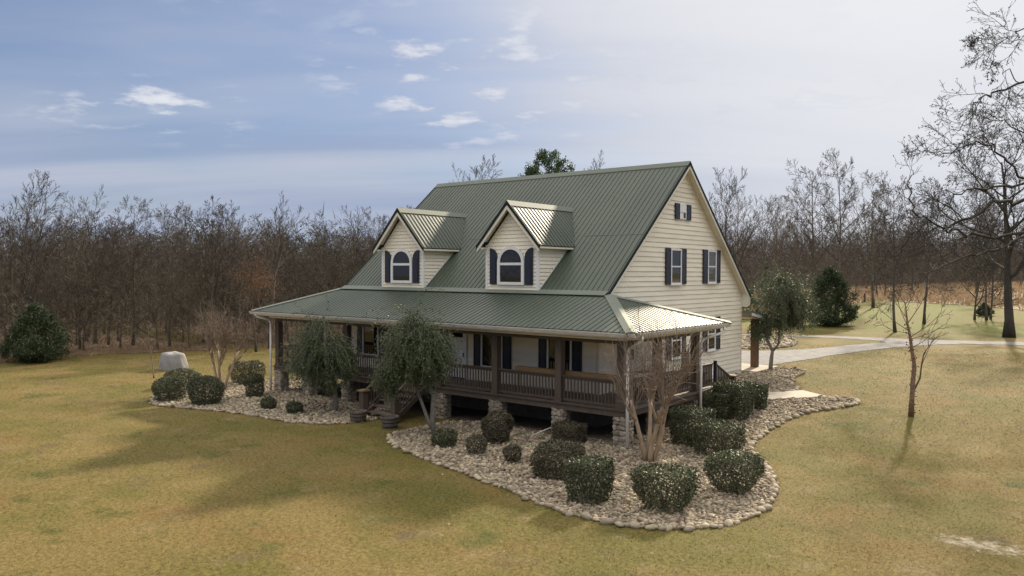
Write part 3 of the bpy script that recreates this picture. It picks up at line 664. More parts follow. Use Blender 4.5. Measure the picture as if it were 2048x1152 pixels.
for s0, w0, w1, s1, b0, b1, bl in ((7.9, 8.31, 9.24, 9.70, 5.15, 6.62, 0), (11.35, 11.77, 12.64, 13.08, 5.17, 6.64, .98), (8.0, 8.40, 9.28, 9.70, 2.05, 3.58, 0), (11.40, 11.80, 12.62, 13.13, 2.15, 3.62, 0)):
    window(FG, w0, w1, b0, b1, H, .5, bl); shutter(FG, s0, w0-.02, b0+.0, b1+.02, H); shutter(FG, w1+.02, s1, b0+.0, b1+.02, H)
q = MB(); wbox(q, FG, 9.08, 9.66, 7.88, 8.5, 0, .05); q = q.build('attic_vent', M['white'], H)
v = MB(); wbox(v, FG, 9.40, 9.58, 7.93, 8.15, .0502, .055); v.build('vent_opening', M['black'], q)
v = MB(); wbox(v, FG, 9.10, 9.64, 8.17, 8.2, .0502, .07); v.build('vent_rail', M['white'], q)
shutter(FG, 8.69, 9.06, 7.86, 8.52, H); shutter(FG, 9.68, 10.1, 7.86, 8.52, H)
sd = MB()
for a0, a1, b0, b1 in ((4.55, 4.63, ZF+.003, 3.4), (5.55, 5.63, ZF+.003, 3.4), (4.63, 5.55, 3.32, 3.4)): wbox(sd, FG, a0, a1, b0, b1, 0, .07)
sd = sd.build('side_door', M['white'], H)
q = MB(); wbox(q, FG, 4.63, 5.55, ZF+.02, 2.3, 0, .05); wbox(q, FG, 4.63, 4.8, 2.3, 3.32, 0, .05); wbox(q, FG, 5.38, 5.55, 2.3, 3.32, 0, .05); wbox(q, FG, 4.8, 5.38, 3.15, 3.32, 0, .05); q.build('door_leaf', M['doorw'], sd)
q = MB(); wbox(q, FG, 4.8, 5.38, 2.3, 3.15, .02, .03); q.build('pane', M['glass'], sd)
# dormers
for di, dc in enumerate(DORM):
    d = MB(); zb_ = 4.88
    WP = DPZ-.18
    d.prism([(dc-DHW, DY, zb_), (dc+DHW, DY, zb_), (dc+DHW, DY, DEZ), (dc, DY, DEZ+DHW*DSL), (dc-DHW, DY, DEZ)], (0, .12, 0))
    for sg in (-1, 1): d.prism([(dc+sg*DHW, DY+.12, zb_+.05), (dc+sg*DHW, 5.32, DEZ), (dc+sg*DHW, DY+.12, DEZ)], (-.1*sg, 0, 0))
    d = d.build('dormer', M['siding'], H)
    z = zb_+.02; hb = .148
    while z < DEZ+DHW*DSL-.1:
        def hw(zz): return DHW-.05 if zz < DEZ-.02 else max(0.02, (DEZ+DHW*DSL-zz)/DSL-.03)
        board(d, (dc-hw(z), DY), (dc+hw(z), DY), z, z+hb, (0, -1), q0=(dc-hw(z+hb), DY), q1=(dc+hw(z+hb), DY))
        if z < DEZ-.02:
            for sg in (-1, 1):
                ya = lambda zz: min(5.3, YB+(min(zz, DEZ)-ZB)/MS)
                if ya(z) > DY+.06: board(d, (dc+sg*DHW, DY+.04), (dc+sg*DHW, ya(z)), z, min(z+hb, DEZ), (sg, 0), q1=(dc+sg*DHW, ya(z+hb)))
        z += hb
    for sg in (-1, 1):
        x = dc+sg*DHW
        MB().box((x-.055, DY-.035, zb_), (x+.055-.0, DY+.045, DEZ)).build('corner_board', M['white'], d)
        MB().prism([(x+sg*.024, DY+.05, zroof(DY+.05)+.0), (x+sg*.024, 5.25, zroof(5.25)), (x+sg*.024, 5.25, zroof(5.25)+.07), (x+sg*.024, DY+.05, zroof(DY+.05)+.07)], (.012*sg, 0, 0)).build('step_flashing', M['white'], d)
    MB().box((dc-DHW-.05, DY-.034, zb_-.06), (dc+DHW+.05, DY+.02, zb_+.018)).build('base_trim', M['white'], d)
    y0 = DY-.30
    r = MB(); ez = DPZ-DSL*DOV
    yint = lambda zz: YB+(zz-ZB)/MS
    for sg in (-1, 1):
        q = slab_poly([(dc, y0, DPZ), (dc+sg*DOV, y0, ez), (dc+sg*DOV, yint(ez)+.05, ez), (dc, yint(DPZ)+.05, DPZ)], .045); r.add(q.v, q.f)
    r = r.build('dormer_roof', M['roof'], d)
    for sg in (-1, 1):
        ns = (sg*DSL, 0, 1); y = y0+.1
        while y < yint(DPZ)-.2:
            ze_ = max(ez, zroof(y)); tt = (DPZ-ze_)/DSL
            if tt > .25: rib(d, (dc+sg*.12, y, DPZ-.12*DSL), (dc+sg*(tt+(.015 if ze_ == ez else 0)), y, DPZ-tt*DSL), ns)
            y += .229
        MB().prism([(dc+sg*.0, y0-.03, DPZ-.06), (dc+sg*DOV, y0-.03, ez-.06), (dc+sg*DOV, y0-.03, ez-.24), (dc+sg*.0, y0-.03, DPZ-.30)], (0, .05, 0)).build('rake_board', M['trim'], d)
        MB().prism([(dc, y0-.05, DPZ+.045), (dc+sg*(DOV+.03), y0-.05, ez+.02), (dc+sg*(DOV+.03), y0-.05, ez-.13), (dc, y0-.05, DPZ-.12)], (0, .07, 0)).build('rake_edge', M['roofdark'], d)
        MB().box((dc+sg*(DHW+.0), y0+.03, ez-.12), (dc+sg*(DOV-.0), 5.2, ez-.05)).build('eave_soffit', M['trim'], d)
        MB().prism([(dc+sg*DHW, y0+.03, ez+.2), (dc+sg*.05, y0+.03, DPZ-.14), (dc+sg*.05, DY, DPZ-.14), (dc+sg*DHW, DY, ez+.2)], (0, 0, -.03)).build('rake_soffit', M['trim'], d)
    w = .19
    MB().add([(dc-w, y0-.04, DPZ-w*DSL+.05), (dc, y0-.04, DPZ+.06), (dc+w, y0-.04, DPZ-w*DSL+.05), (dc-w, yint(DPZ-w*DSL)+.1, DPZ-w*DSL+.05), (dc, yint(DPZ)+.15, DPZ+.06), (dc+w, yint(DPZ-w*DSL)+.1, DPZ-w*DSL+.05)],
             [(0, 1, 4, 3), (1, 2, 5, 4), (0, 2, 1)]).build('ridge_cap', M['cap'], d)
    FD = frame_pt((dc, DY-.036, 0), (1, 0, 0), (0, -1, 0))
    # arched window
    hwid = .60; b0, bs, bt = 5.18, 6.02, 6.62
    P_out = [(-hwid-.07, b0-.05), (hwid+.07, b0-.05)]+[((hwid+.07)*math.cos(t), bs+(bt-bs+.02)*math.sin(t)) for t in np.linspace(0, PI, 17)]
    P_in = [(-hwid+.06, b0+.06), (hwid-.06, b0+.06)]+[((hwid-.06)*math.cos(t), bs+(bt-bs-.10)*math.sin(t)) for t in np.linspace(0, PI, 17)]
    wv = MB(); n_ = len(P_out)
    V = [FD(a, b, c) for P, c in ((P_out, 0), (P_out, .07), (P_in, .07), (P_in, 0)) for a, b in P]
    Fc = []
    for i in range(n_):
        j = (i+1) % n_
        for k in range(3): Fc.append((k*n_+i, k*n_+j, (k+1)*n_+j, (k+1)*n_+i))
    wv.add(V, Fc); wbox(wv, FD, -hwid+.05, hwid-.05, 5.90, 6.0, .036, .075)
    wv = wv.build('arched_window', M['white'], d)
    pm = MB(); pm.add([FD(a, b, .03) for a, b in P_in], [tuple(range(n_))]); pm.build('pane', M['glass'], d)
    shutter(FD, -1.08, -.70, 5.14, 6.58, d, 1); shutter(FD, .70, 1.08, 5.14, 6.58, d, -1)
# rear porch roof and post
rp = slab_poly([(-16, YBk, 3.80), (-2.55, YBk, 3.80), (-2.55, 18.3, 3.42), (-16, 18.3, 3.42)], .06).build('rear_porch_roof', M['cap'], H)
MB().box((-16, 18.2, 3.24), (-2.6, 18.28, 3.36)).build('rear_beam', M['trim'], H)
MB().prism([(-2.6, YBk+.02, 3.72), (-2.6, 18.27, 3.34), (-2.6, 18.27, 3.2), (-2.6, YBk+.02, 3.58)], (.04, 0, 0)).build('rear_rake_board', M['white'], H)
for x in (-3.15, -8.5): MB().box((x-.16, 17.3, .921), (x+.16, 17.6, 3.32)).build('rear_post', mat('rear_post_wood', (.12, .06, .03), .6, .3, 5), H)
y = YBk+.1
x = -15.9
while x < -2.6: rib(rp, (x, 18.32, 3.42), (x, YBk+.05, 3.795), (0, .14, 1)); x += .229
# ------------------------------------------------------------------ river stone beds
rng = np.random.default_rng(7)
ICO = bmesh.new(); bmesh.ops.create_icosphere(ICO, subdivisions=2, radius=1); ICO.verts.ensure_lookup_table()
IV = np.array([v.co[:] for v in ICO.verts]); IF = np.array([[v.index for v in f.verts] for f in ICO.faces]); ICO.free()
ICO = bmesh.new(); bmesh.ops.create_icosphere(ICO, subdivisions=1, radius=1); ICO.verts.ensure_lookup_table()
JV = np.array([v.co[:] for v in ICO.verts]); JF = np.array([[v.index for v in f.verts] for f in ICO.faces]); ICO.free()
def lump(V, seed, amt=.16):
    r = np.random.default_rng(seed); k = r.normal(size=(5, 3))*1.3; ph = r.uniform(0, 6, 5)
    d = 1+amt*np.sin(V@k.T+ph).mean(1)*1.8
    return V*d[:, None]
pebble = []
for s in range(8):
    me = bpy.data.meshes.new('stone'); V = lump(IV, s+20, .22); me.from_pydata(V.tolist(), [], IF.tolist()); me.polygons.foreach_set('use_smooth', [True]*len(IF)); me.materials.append(M['stone1']); pebble.append(me)
def edge_points(P, step, skip=None):
    out = []; acc = 0
    for i in range(len(P)):
        p = np.array(P[i]); q = np.array(P[(i+1) % len(P)]); l = np.hypot(*(q-p)); t = step-acc
        while t < l:
            out.append((*(p+(q-p)*t/l), math.atan2(q[1]-p[1], q[0]-p[0]))); t += step
        acc = (acc+l) % step if l else acc
    return out
def camdist(x, y): return np.hypot(np.asarray(x)-CX, np.asarray(y)-CY)
def rots(n, tilt=.35):
    a = rng.uniform(0, 2*PI, n); b = rng.normal(0, tilt, n); c = rng.normal(0, tilt, n)
    ca, sa, cb, sb, cc, sc_ = np.cos(a), np.sin(a), np.cos(b), np.sin(b), np.cos(c), np.sin(c)
    R = np.empty((n, 3, 3)); R[:, 0, 0] = ca*cb; R[:, 0, 1] = ca*sb*sc_-sa*cc; R[:, 0, 2] = ca*sb*cc+sa*sc_
    R[:, 1, 0] = sa*cb; R[:, 1, 1] = sa*sb*sc_+ca*cc; R[:, 1, 2] = sa*sb*cc-ca*sc_; R[:, 2, 0] = -sb; R[:, 2, 1] = cb*sc_; R[:, 2, 2] = cb*cc
    return R
def stones(name, X, Y, size, parent, base=JV, faces=JF, zoff=0.0):
    n = len(X); sc = np.stack([size*rng.uniform(.9, 1.35, n), size*rng.uniform(.65, .95, n), size*rng.uniform(.38, .62, n)], -1)
    R = rots(n); VV = np.stack([lump(base, 100+k, .2) for k in range(8)]); vi = rng.integers(0, 8, n)
    V = VV[vi]*sc[:, None, :]; V = np.einsum('nij,nkj->nki', R, V)
    Z = terr(X, Y)+size*.25+zoff
    V += np.stack([X, Y, Z], -1)[:, None, :]
    F = faces[None]+(np.arange(n)*len(base))[:, None, None]
    return tag(npmesh(name, V.reshape(-1, 3), F.reshape(-1, 3), M['stone'], parent, True), kind='stuff')
n_single = 0
def bed(name, poly, label_edge, nedge, step=.24, dens=.098, size=(.040, .082)):
    global n_single
    b = sheet(name, poly, .022, M['bedsoil'], .5)
    E = edge_points(poly, step); E = [e for e in E if not (e[1] > .9 and -19.3 < e[0] < -.9 and e[1] < 9.2)]
    E.sort(key=lambda e: camdist(e[0], e[1]))
    for k, (x, y, a) in enumerate(E[:nedge]):
        s = rng.uniform(.064, .118); x += rng.normal(0, .055); y += rng.normal(0, .055)
        link('stone', pebble[rng.integers(0, 8)], b, (x, y, tz(x, y)+s*.38), (rng.normal(0, .2), rng.normal(0, .2), a+rng.normal(0, .5)), (s*rng.uniform(1.0, 1.4), s*rng.uniform(.75, 1.0), s*rng.uniform(.55, .8)))
    xs = np.array([q[0] for q in poly]); ys = np.array([q[1] for q in poly])
    gx_ = np.arange(xs.min(), xs.max(), dens); gy_ = np.arange(ys.min(), ys.max(), dens*.9); A, B = np.meshgrid(gx_, gy_)
    A = A.ravel()+rng.normal(0, dens*.3, A.size); B = B.ravel()+rng.normal(0, dens*.3, B.size)
    k = inpoly(A, B, poly); A, B = A[k], B[k]
    k = ~((A < -1.3) & (B > 1.15+.25*np.sin(A*1.7)) & (A > -19) & (B < 7.6)); A, B = A[k], B[k]
    ex = np.array([e[:2] for e in E[nedge:]]).reshape(-1, 2)
    A = np.concatenate([A, ex[:, 0]]); B = np.concatenate([B, ex[:, 1]])
    sz = rng.uniform(size[0], size[1], len(A))*np.where(rng.random(len(A)) > .88, rng.uniform(1.2, 1.7, len(A)), 1.0)*np.where(rng.random(len(A)) > .8, .75, 1.0); sz[len(A)-len(ex):] = .12
    stones('stones', A, B, sz, b, zoff=rng.uniform(-.01, .03, len(A)))
    return b
bed('rock_bed', BED_R, '', 190); bed('rock_bed', BED_L, '', 75); bed('rock_bed', BED_R2, '', 30, .3, .13); bed('rock_bed', BED_I, '', 0, .5, .26, (.13, .2))
# ------------------------------------------------------------------ grass
def grass(n):
    u = rng.random(n); r = 6+52*u**1.5; half = math.radians(36)
    th = YAW+rng.uniform(-half, half, n)
    X = CX-np.sin(th)*r; Y = CY+np.cos(th)*r
    k = np.ones(n, bool)
    for P in (BED_R, BED_L, BED_R2, BED_I, WALK, DRIVE, FOREST): k &= ~inpoly(X, Y, P)
    k &= ~((X > -19.6) & (X < -.6) & (Y > .8) & (Y < 19))
    X, Y, r = X[k], Y[k], r[k]; m = len(X)
    hgt = rng.uniform(.012, .032, m)*(1+r/60); w = rng.uniform(.0025, .005, m)*(1+r/22); a = rng.uniform(0, 2*PI, m)
    ex = []
    for P in (BED_R, BED_L, BED_R2):
        for e in edge_points(P, .016): ex.append(e[:2])
    ex = np.array(ex)+rng.normal(0, .10, (len(ex), 2)); kk = ~((ex[:, 0] > -19.6) & (ex[:, 0] < -.6) & (ex[:, 1] > .3) & (ex[:, 1] < 19))
    for P in (BED_R, BED_L, BED_R2): kk &= ~inpoly(ex[:, 0], ex[:, 1], P)
    ex = ex[kk]; q = len(ex); X = np.concatenate([X, ex[:, 0]]); Y = np.concatenate([Y, ex[:, 1]]); hgt = np.concatenate([hgt, rng.uniform(.04, .10, q)]); w = np.concatenate([w, rng.uniform(.006, .011, q)]); a = np.concatenate([a, rng.uniform(0, 6.28, q)]); m = len(X)
    lx, ly = rng.normal(0, 1.2, m)*hgt, rng.normal(0, 1.2, m)*hgt; Z = terr(X, Y)
    V = np.empty((m, 3, 3)); ca, sa = np.cos(a)*w, np.sin(a)*w
    V[:, 0] = np.stack([X-ca, Y-sa, Z], -1); V[:, 1] = np.stack([X+ca, Y+sa, Z], -1); V[:, 2] = np.stack([X+lx, Y+ly, Z+hgt], -1)
    tag(npmesh('grass', V.reshape(-1, 3), np.arange(3*m).reshape(-1, 3), M['grass']), 'short dormant tan and green grass of the lawn', 'grass', kind='stuff')
grass(220000)
# fallen leaves and twig litter on the lawn
def litter(n):
    r = 8+34*rng.random(n)**.8; th = YAW+rng.uniform(-.62, .1, n); X = CX-np.sin(th)*r; Y = CY+np.cos(th)*r
    k = ~inpoly(X, Y, BED_R) & ~inpoly(X, Y, BED_R2) & ~inpoly(X, Y, DRIVE) & ~inpoly(X, Y, WALK); X, Y = X[k], Y[k]
    bx_ = rng.uniform(-8, 5.4, 4200); by_ = rng.uniform(-6.2, 10, 4200); k = inpoly(bx_, by_, BED_R); X = np.concatenate([X, bx_[k]]); Y = np.concatenate([Y, by_[k]]); inb = np.concatenate([np.zeros(len(X)-k.sum()), np.ones(k.sum())]); m = len(X)
    s = rng.uniform(.02, .042, m); a = rng.uniform(0, 2*PI, m); Z = terr(X, Y)+.035+.045*inb
    V = np.empty((m, 4, 3)); c, d = np.cos(a)*s, np.sin(a)*s
    V[:, 0] = np.stack([X-c, Y-d, Z], -1); V[:, 1] = np.stack([X+d*.5, Y-c*.5, Z+s*.6], -1); V[:, 2] = np.stack([X+c, Y+d, Z+.01], -1); V[:, 3] = np.stack([X-d*.5, Y+c*.5, Z-.005], -1)
    tag(npmesh('fallen_leaves', V.reshape(-1, 3), np.arange(4*m).reshape(-1, 4), mat('dry_leaf', (.33, .23, .135), .8, island=.6)), 'scattered dry leaves lying on the right lawn', 'leaves', kind='stuff')
litter(420)
# ------------------------------------------------------------------ leaves
def leaf_quads(C, size, nrm=None, rnd=1.0, asp=.5):
    """rhombus leaves at C (n,3)"""
    n = len(C); d = rng.normal(size=(n, 3)); d /= np.linalg.norm(d, axis=1)[:, None]
    if nrm is not None: e = nrm+rng.normal(size=(n, 3))*rnd
    else: e = rng.normal(size=(n, 3))
    e -= (e*d).sum(1)[:, None]*d; e /= np.linalg.norm(e, axis=1)[:, None]+1e-9
    w = np.cross(d, e); s = np.asarray(size).reshape(-1, 1) if np.ndim(size) else np.full((n, 1), size)
    V = np.empty((n, 4, 3)); V[:, 0] = C-d*s; V[:, 1] = C+w*s*asp; V[:, 2] = C+d*s; V[:, 3] = C-w*s*asp
    return V.reshape(-1, 3), np.arange(4*n).reshape(-1, 4)
def shrub(x, y, w, h, label, bot=.7, box=3.0, m='leaf', n=None, dens=1.0, depth=None, lift=.0, leaf=.034, group=None, gapz=0.0):
    z0 = tz(x, y); t = empty('shrub', (x, y, z0), label, 'shrub', group)
    dp = depth or w; A = PI*w*h*.8+w*dp; n = n or int(A*1500*dens)
    # rejection sampling in a clipped, lumpy body
    pts = []; nr = []
    k = rng.normal(size=(6, 3))*5/ max(w, .4); ph = rng.uniform(0, 6, 6)
    while sum(len(p) for p in pts) < n:
        q = rng.uniform(-1, 1, (4*n, 3)); tt = (q[:, 2]+1)/2
        rad = (bot+(1-bot)*np.minimum(1, tt/.55)**.8)
        P = np.stack([q[:, 0]*w/2, q[:, 1]*dp/2, tt*h], -1)
        u = np.abs(q[:, 0]/rad)**box+np.abs(q[:, 1]/rad)**box
        rr = np.maximum(u**(1/box), np.abs((tt-.45)/.55)**1.0*(tt > .45)) if box > 3.5 else (u+np.maximum((tt-.42)/.58, 0)**box+np.maximum((.2-tt)/.25, 0)**3)**(1/box)
        lum = 1+.075*np.sin(P@k.T+ph).mean(1)*2.4
        keep = (rr < lum) & (rr > .5+.5*rng.random(len(rr))**.30-.12)
        pts.append(P[keep])
    P = np.concatenate(pts)[:n]
    ho = rng.uniform(-1, 1, (2, 3))*np.array([w*.45, dp*.45, h*.4])+np.array([0, 0, h*.42]); hr = rng.uniform(.08, .14, 2)*w
    for o_, r_ in zip(ho, hr): P = P[(np.linalg.norm(P-o_, axis=1) > r_) | (rng.random(len(P)) < .35)]
    ns_ = int(5*dens); sa = rng.uniform(0, 2*PI, ns_); sr = rng.uniform(0, .45, ns_)*w; sh_ = np.stack([sr*np.cos(sa), sr*np.sin(sa)*dp/w, np.full(ns_, h*.96)], -1)
    P = np.concatenate([P]+[sh_[i]+np.outer(np.linspace(0, rng.uniform(.03, .09), 9), [rng.normal()*.4, rng.normal()*.4, 1])+rng.normal(0, .012, (9, 3)) for i in range(ns_)]); nrm = P-np.array([0, 0, h*.45]); nrm /= np.linalg.norm(nrm, axis=1)[:, None]
    P[:, 2] += lift
    V, F = leaf_quads(P+np.array([x, y, z0]), rng.uniform(.7, 1.25, len(P))*leaf, nrm, .75, .55)
    npmesh('foliage', V, F, M[m], t)
    st = MB()
    for i in range(7):
        a = 2*PI*i/7+x; r1 = w*.16*bot; r2 = w*.36
        st.tube([(x+r1*.5*math.cos(a), y+r1*.5*math.sin(a), z0-.02), (x+r1*math.cos(a), y+r1*math.sin(a), z0+h*.3), (x+r2*math.cos(a), y+r2*math.sin(a)*dp/w, z0+h*.75)], [.02, .016, .008], 5)
    st.build('stem', M['twig'], t)
    return t
SH = [
 (299, 366, 752, 805, 'rounded dark green shrub at the far left tip of the rock bed', .75, 2.6, 'leaf', .7),
 (318, 387, 738, 778, 'loose shrub behind the leftmost rounded shrub', .8, 2.4, 'leaf', .5),
 (370, 436, 751, 812, 'large rounded shrub in front of the left bare crape myrtle', .72, 2.8, 'leaf', .9),
 (456, 519, 722, 770, 'wide shrub behind the left crape myrtle, beside the lawn', .8, 3.2, 'leaf', .6),
 (486, 522, 748, 797, 'narrow upright shrub at the left porch corner pier', .75, 3.0, 'leaf', .9),
 (517, 549, 795, 821, 'small round shrub alone on pale stones, left of its twin', .7, 2.4, 'leaf', 1.0),
 (570, 602, 804, 830, 'small round shrub nearest the barrel on the left stone bed', .7, 2.4, 'leaf', 1.0),
 (864, 912, 855, 898, 'small dense round shrub at the foot of the twin trunked weeping tree', .8, 2.6, 'leaf', 1.0),
 (931, 973, 867, 914, 'thin loose shrub between the round shrub and the tall dark one', .6, 2.2, 'leaf_red', .5),
 (966, 1022, 822, 891, 'tall dark shrub clipped wider at top below the porch', .68, 3.2, 'leaf_red', 1.1),
 (1008, 1047, 886, 930, 'small reddish loose shrub left of the biggest rounded shrub', .6, 2.2, 'leaf_red', .6),
 (1112, 1173, 844, 892, 'boxy shrub clipped square in front of a porch pier', .95, 5, 'leaf_red', 1.0),
 (1069, 1168, 878, 964, 'biggest rounded shrub in the middle of the front bed', .84, 3.0, 'leaf_red', 1.0),
 (1142, 1226, 912, 1014, 'square topped shrub touching the biggest rounded shrub', .78, 4, 'leaf', 1.0),
 (1285, 1393, 926, 1030, 'flat topped shrub tapering down, closest to the camera', .56, 3.6, 'leaf', .85),
 (1427, 1530, 895, 993, 'flat topped shrub with open base at the bed corner by the lawn', .5, 3.4, 'leaf', .75),
 (1398, 1492, 839, 918, 'wide flat clipped shrub with open trunk left of the lawn edge', .7, 4.5, 'leaf', .75),
 (1354, 1428, 813, 896, 'tall dark block shaped shrub beside the right front crape myrtle', .86, 5, 'leaf', 1.1),
 (1408, 1480, 780, 843, 'broad rounded block shrub beside the rear white downspout', .84, 4, 'leaf', 1.1),
 (1442, 1512, 762, 842, 'tallest flat topped hedge block beside the side stairs', .85, 5, 'leaf', 1.1),
 (1513, 1539, 766, 822, 'slim dark upright shrub at the concrete path', .62, 4, 'leaf', 1.3),
] # outline in the photograph -> place and size on the ground
for x0, x1, yt, yb, lab, bot, bx, m, dn in SH:
    zg = 0.0
    for _ in range(12):
        dep = (CZ-zg)*1600/(yb-543.5-.004*((x0+x1)/2-1024)); lat = ((x0+x1)/2-1024)/1600*dep; gx1 = CX-math.sin(YAW)*dep+math.cos(YAW)*lat; gy1 = CY+math.cos(YAW)*dep+math.sin(YAW)*lat; zg = .5*zg+.5*tz(gx1, gy1)
    w = (x1-x0)*(dep+.3)/1600; h_ = CZ-(yt-543.5)*(dep+w*.62)/1600-zg; r_ = w*.36*bot+.05
    shrub(gx1-math.sin(YAW)*r_, gy1+math.cos(YAW)*r_, w*1.03, h_, lab, bot, bx, m, dens=dn, group='clipped shrubs in the stone beds')
# ------------------------------------------------------------------ trees
def polyline(rr, p, d, ln, n, jit, up):
    pts = [p.copy()]; d = d.copy()
    for i in range(n):
        d = d+Vector((rr.gauss(0, jit), rr.gauss(0, jit), rr.gauss(0, jit)+up)); d.normalize(); p = p+d*(ln/n); pts.append(p.copy())
    return pts, d
def branchset(rr, pts, r0, r1, level, spec, out):
    """spawn children along pts; spec[level] = (count, t0, angle, lenratio, jit, up, nseg, sides)"""
    if level >= len(spec): return
    cnt, t0, ang, lr, jit, up, ns, sd = spec[level]
    L = sum((pts[i+1]-pts[i]).length for i in range(len(pts)-1)); n = len(pts)-1; ph = rr.uniform(0, 6)
    for k in range(cnt):
        t = t0+(1-t0)*((k+rr.uniform(.1, .9))/cnt); i = min(n-1, int(t*n)); f = t*n-i
        p = pts[i].lerp(pts[i+1], f); d = (pts[i+1]-pts[i]).normalized()
        a = ph+k*2.4+rr.uniform(-.4, .4); o = d.orthogonal().normalized(); o = Matrix.Rotation(a, 3, d) @ o
        th = math.radians(ang*rr.uniform(.7, 1.25))*(1.15-.45*t)
        nd = (d*math.cos(th)+o*math.sin(th)).normalized()
        ln = L*lr*rr.uniform(.65, 1.2)*(1.15-.65*t); r = max(.007, (r0+(r1-r0)*t)*.58)
        q, _ = polyline(rr, p, nd, ln, ns, jit, up)
        re = max(.005, r*.3); out.append((q, [r+(re-r)*j/ns for j in range(ns+1)], sd))
        branchset(rr, q, r, re, level+1, spec, out)
def bare_tree_meshes(seed, Ht, r0, spec, lean=.03, tjit=.035, bmat=None, tmat=None, sides=8, top=.12, rmin=0.0):
    rr = random.Random(seed)
    tr, _ = polyline(rr, Vector((0, 0, 0)), Vector((rr.gauss(0, lean), rr.gauss(0, lean), 1)).normalized(), Ht, 10, tjit, .05)
    rad = [r0*(1.35 if j == 0 else 1)*(1-(1-top)*(j/10)**.9) for j in range(11)]
    mb = MB().tube(tr, rad, sides); mt = bpy.data.meshes.new('trunk'); mt.from_pydata(mb.v, [], mb.f); mt.materials.append(bmat or M['bark']); mt.polygons.foreach_set('use_smooth', [True]*len(mb.f))
    out = []; branchset(rr, tr, r0, r0*top, 0, spec, out)
    mb = MB()
    for q, r, sd in out: mb.tube(q, [max(rmin, v) for v in r], sd, False)
    mc = bpy.data.meshes.new('crown'); mc.from_pydata(mb.v, [], mb.f); mc.materials.append(tmat or M['twig'])
    return mt, mc
def put_tree(name, ms, x, y, s, rz, label, group=None, z=None, sz=None, cat='tree'):
    t = empty(name, (x, y, tz(x, y)-.05 if z is None else z), label, cat, group); t.rotation_euler = (0, 0, rz); t.scale = (s, s, sz or s)
    for nm, me in zip(('trunk', 'crown'), ms):
        o = bpy.data.objects.new(nm, me); COL.objects.link(o); o.parent = t; OFF[o] = OFF[t]
    return t
SPEC_T = [(15, .32, 48, .42, .07, .05, 5, 5), (7, .2, 42, .5, .09, .05, 4, 4), (6, .2, 40, .5, .1, .04, 3, 3), (4, .2, 38, .55, .1, .03, 2, 3)]   # tall
SPEC_U = [(18, .12, 58, .40, .1, .035, 5, 4), (7, .15, 48, .52, .13, .02, 4, 3), (6, .15, 45, .5, .14, .02, 3, 3), (3, .2, 40, .5, .12, .02, 2, 3)]   # understorey, branching low
SPEC_V = [(9, .22, 34, .62, .06, .06, 6, 5), (7, .25, 34, .5, .08, .05, 4, 4), (6, .25, 34, .5, .1, .04, 3, 3), (4, .3, 34, .5, .1, .03, 2, 3)]   # vase
TALL = [bare_tree_meshes(40+k, 13.0, .15, SPEC_T, rmin=.011) for k in range(4)]
VASE = [bare_tree_meshes(60+k, 12.0, .17, SPEC_V, rmin=.011, top=.2) for k in range(3)]
UNDER_T = [bare_tree_meshes(80+k, 8.0, .085, SPEC_U, rmin=.010) for k in range(4)]
rw = random.Random(11)
FE = [(-42.2, -12), (-42.4, -2.8), (-42.8, .5), (-42.8, 3.4), (-41.2, 5.9), (-38.8, 8.8), (-36.8, 12), (-37, 16), (-37.3, 30), (-40, 50)]
def edge_x(y):
    for (x0, y0), (x1, y1) in zip(FE[:-1], FE[1:]):
        if y0 <= y <= y1: return x0+(x1-x0)*(y-y0)/(y1-y0)
    return FE[0][0] if y < -12 else FE[-1][0]
def view_u(x, y):
    dx, dy = x-CX, y-CY; dep = -dx*math.sin(YAW)+dy*math.cos(YAW); lat = dx*math.cos(YAW)+dy*math.sin(YAW); return lat/dep, dep
placed = []; cnt = 0
tries = 0
while cnt < 205 and tries < 20000:
    tries += 1
    y = rw.uniform(-9, 75); dx = rw.random()**1.7*52; x = edge_x(min(y, 50))-1.0-dx
    u, dep = view_u(x, y)
    if not (-.70 < u < -.09): continue
    md = 1.5+dx*.04
    if any((x-a)**2+(y-b)**2 < md*md for a, b in placed): continue
    placed.append((x, y)); cnt += 1
    k = rw.random()
    if k < .80: put_tree('bare_tree', rw.choice(UNDER_T), x, y, rw.uniform(.7, 1.12), rw.uniform(0, 6.28), 'bare brown understorey tree in the dense wood left of the house', 'bare understorey trees of the left wood')
    else: put_tree('bare_tree', rw.choice(TALL+VASE[:1]), x, y, rw.uniform(.55, .78), rw.uniform(0, 6.28), 'tall bare grey tree standing in the wood left of the house', 'tall bare trees of the left wood')
def at(px, py, dep):
    """point seen at photo pixel (2048 wide) at the given depth: used to read off branch shapes"""
    v = Vector((CX, CY, CZ))+_f*dep+_r2*((px-1024)/1600*dep)-_u2*((py-576)/1600*dep); return v
def twig_cloud(name, P, ln, wd, m, upb=.6, parent=None):
    n = len(P); d = rng.normal(size=(n, 3)); d[:, 2] = np.abs(d[:, 2])*(.4+upb)+upb*.6; d /= np.linalg.norm(d, axis=1)[:, None]
    s = rng.normal(size=(n, 3)); s -= (s*d).sum(1)[:, None]*d; s /= np.linalg.norm(s, axis=1)[:, None]
    L_ = (ln*rng.uniform(.5, 1.3, n))[:, None]; W_ = (wd*rng.uniform(.6, 1.4, n))[:, None]
    V = np.empty((n, 3, 3)); V[:, 0] = P-s*W_; V[:, 1] = P+s*W_; V[:, 2] = P+d*L_
    return npmesh(name, V.reshape(-1, 3), np.arange(3*n).reshape(-1, 3), m, parent)
def in_view(x, y, lo, hi):
    dx, dy = x-CX, y-CY; dep = -dx*math.sin(YAW)+dy*math.cos(YAW); lat = dx*math.cos(YAW)+dy*math.sin(YAW); u = lat/dep
    return (dep > 5) & (u > lo) & (u < hi)
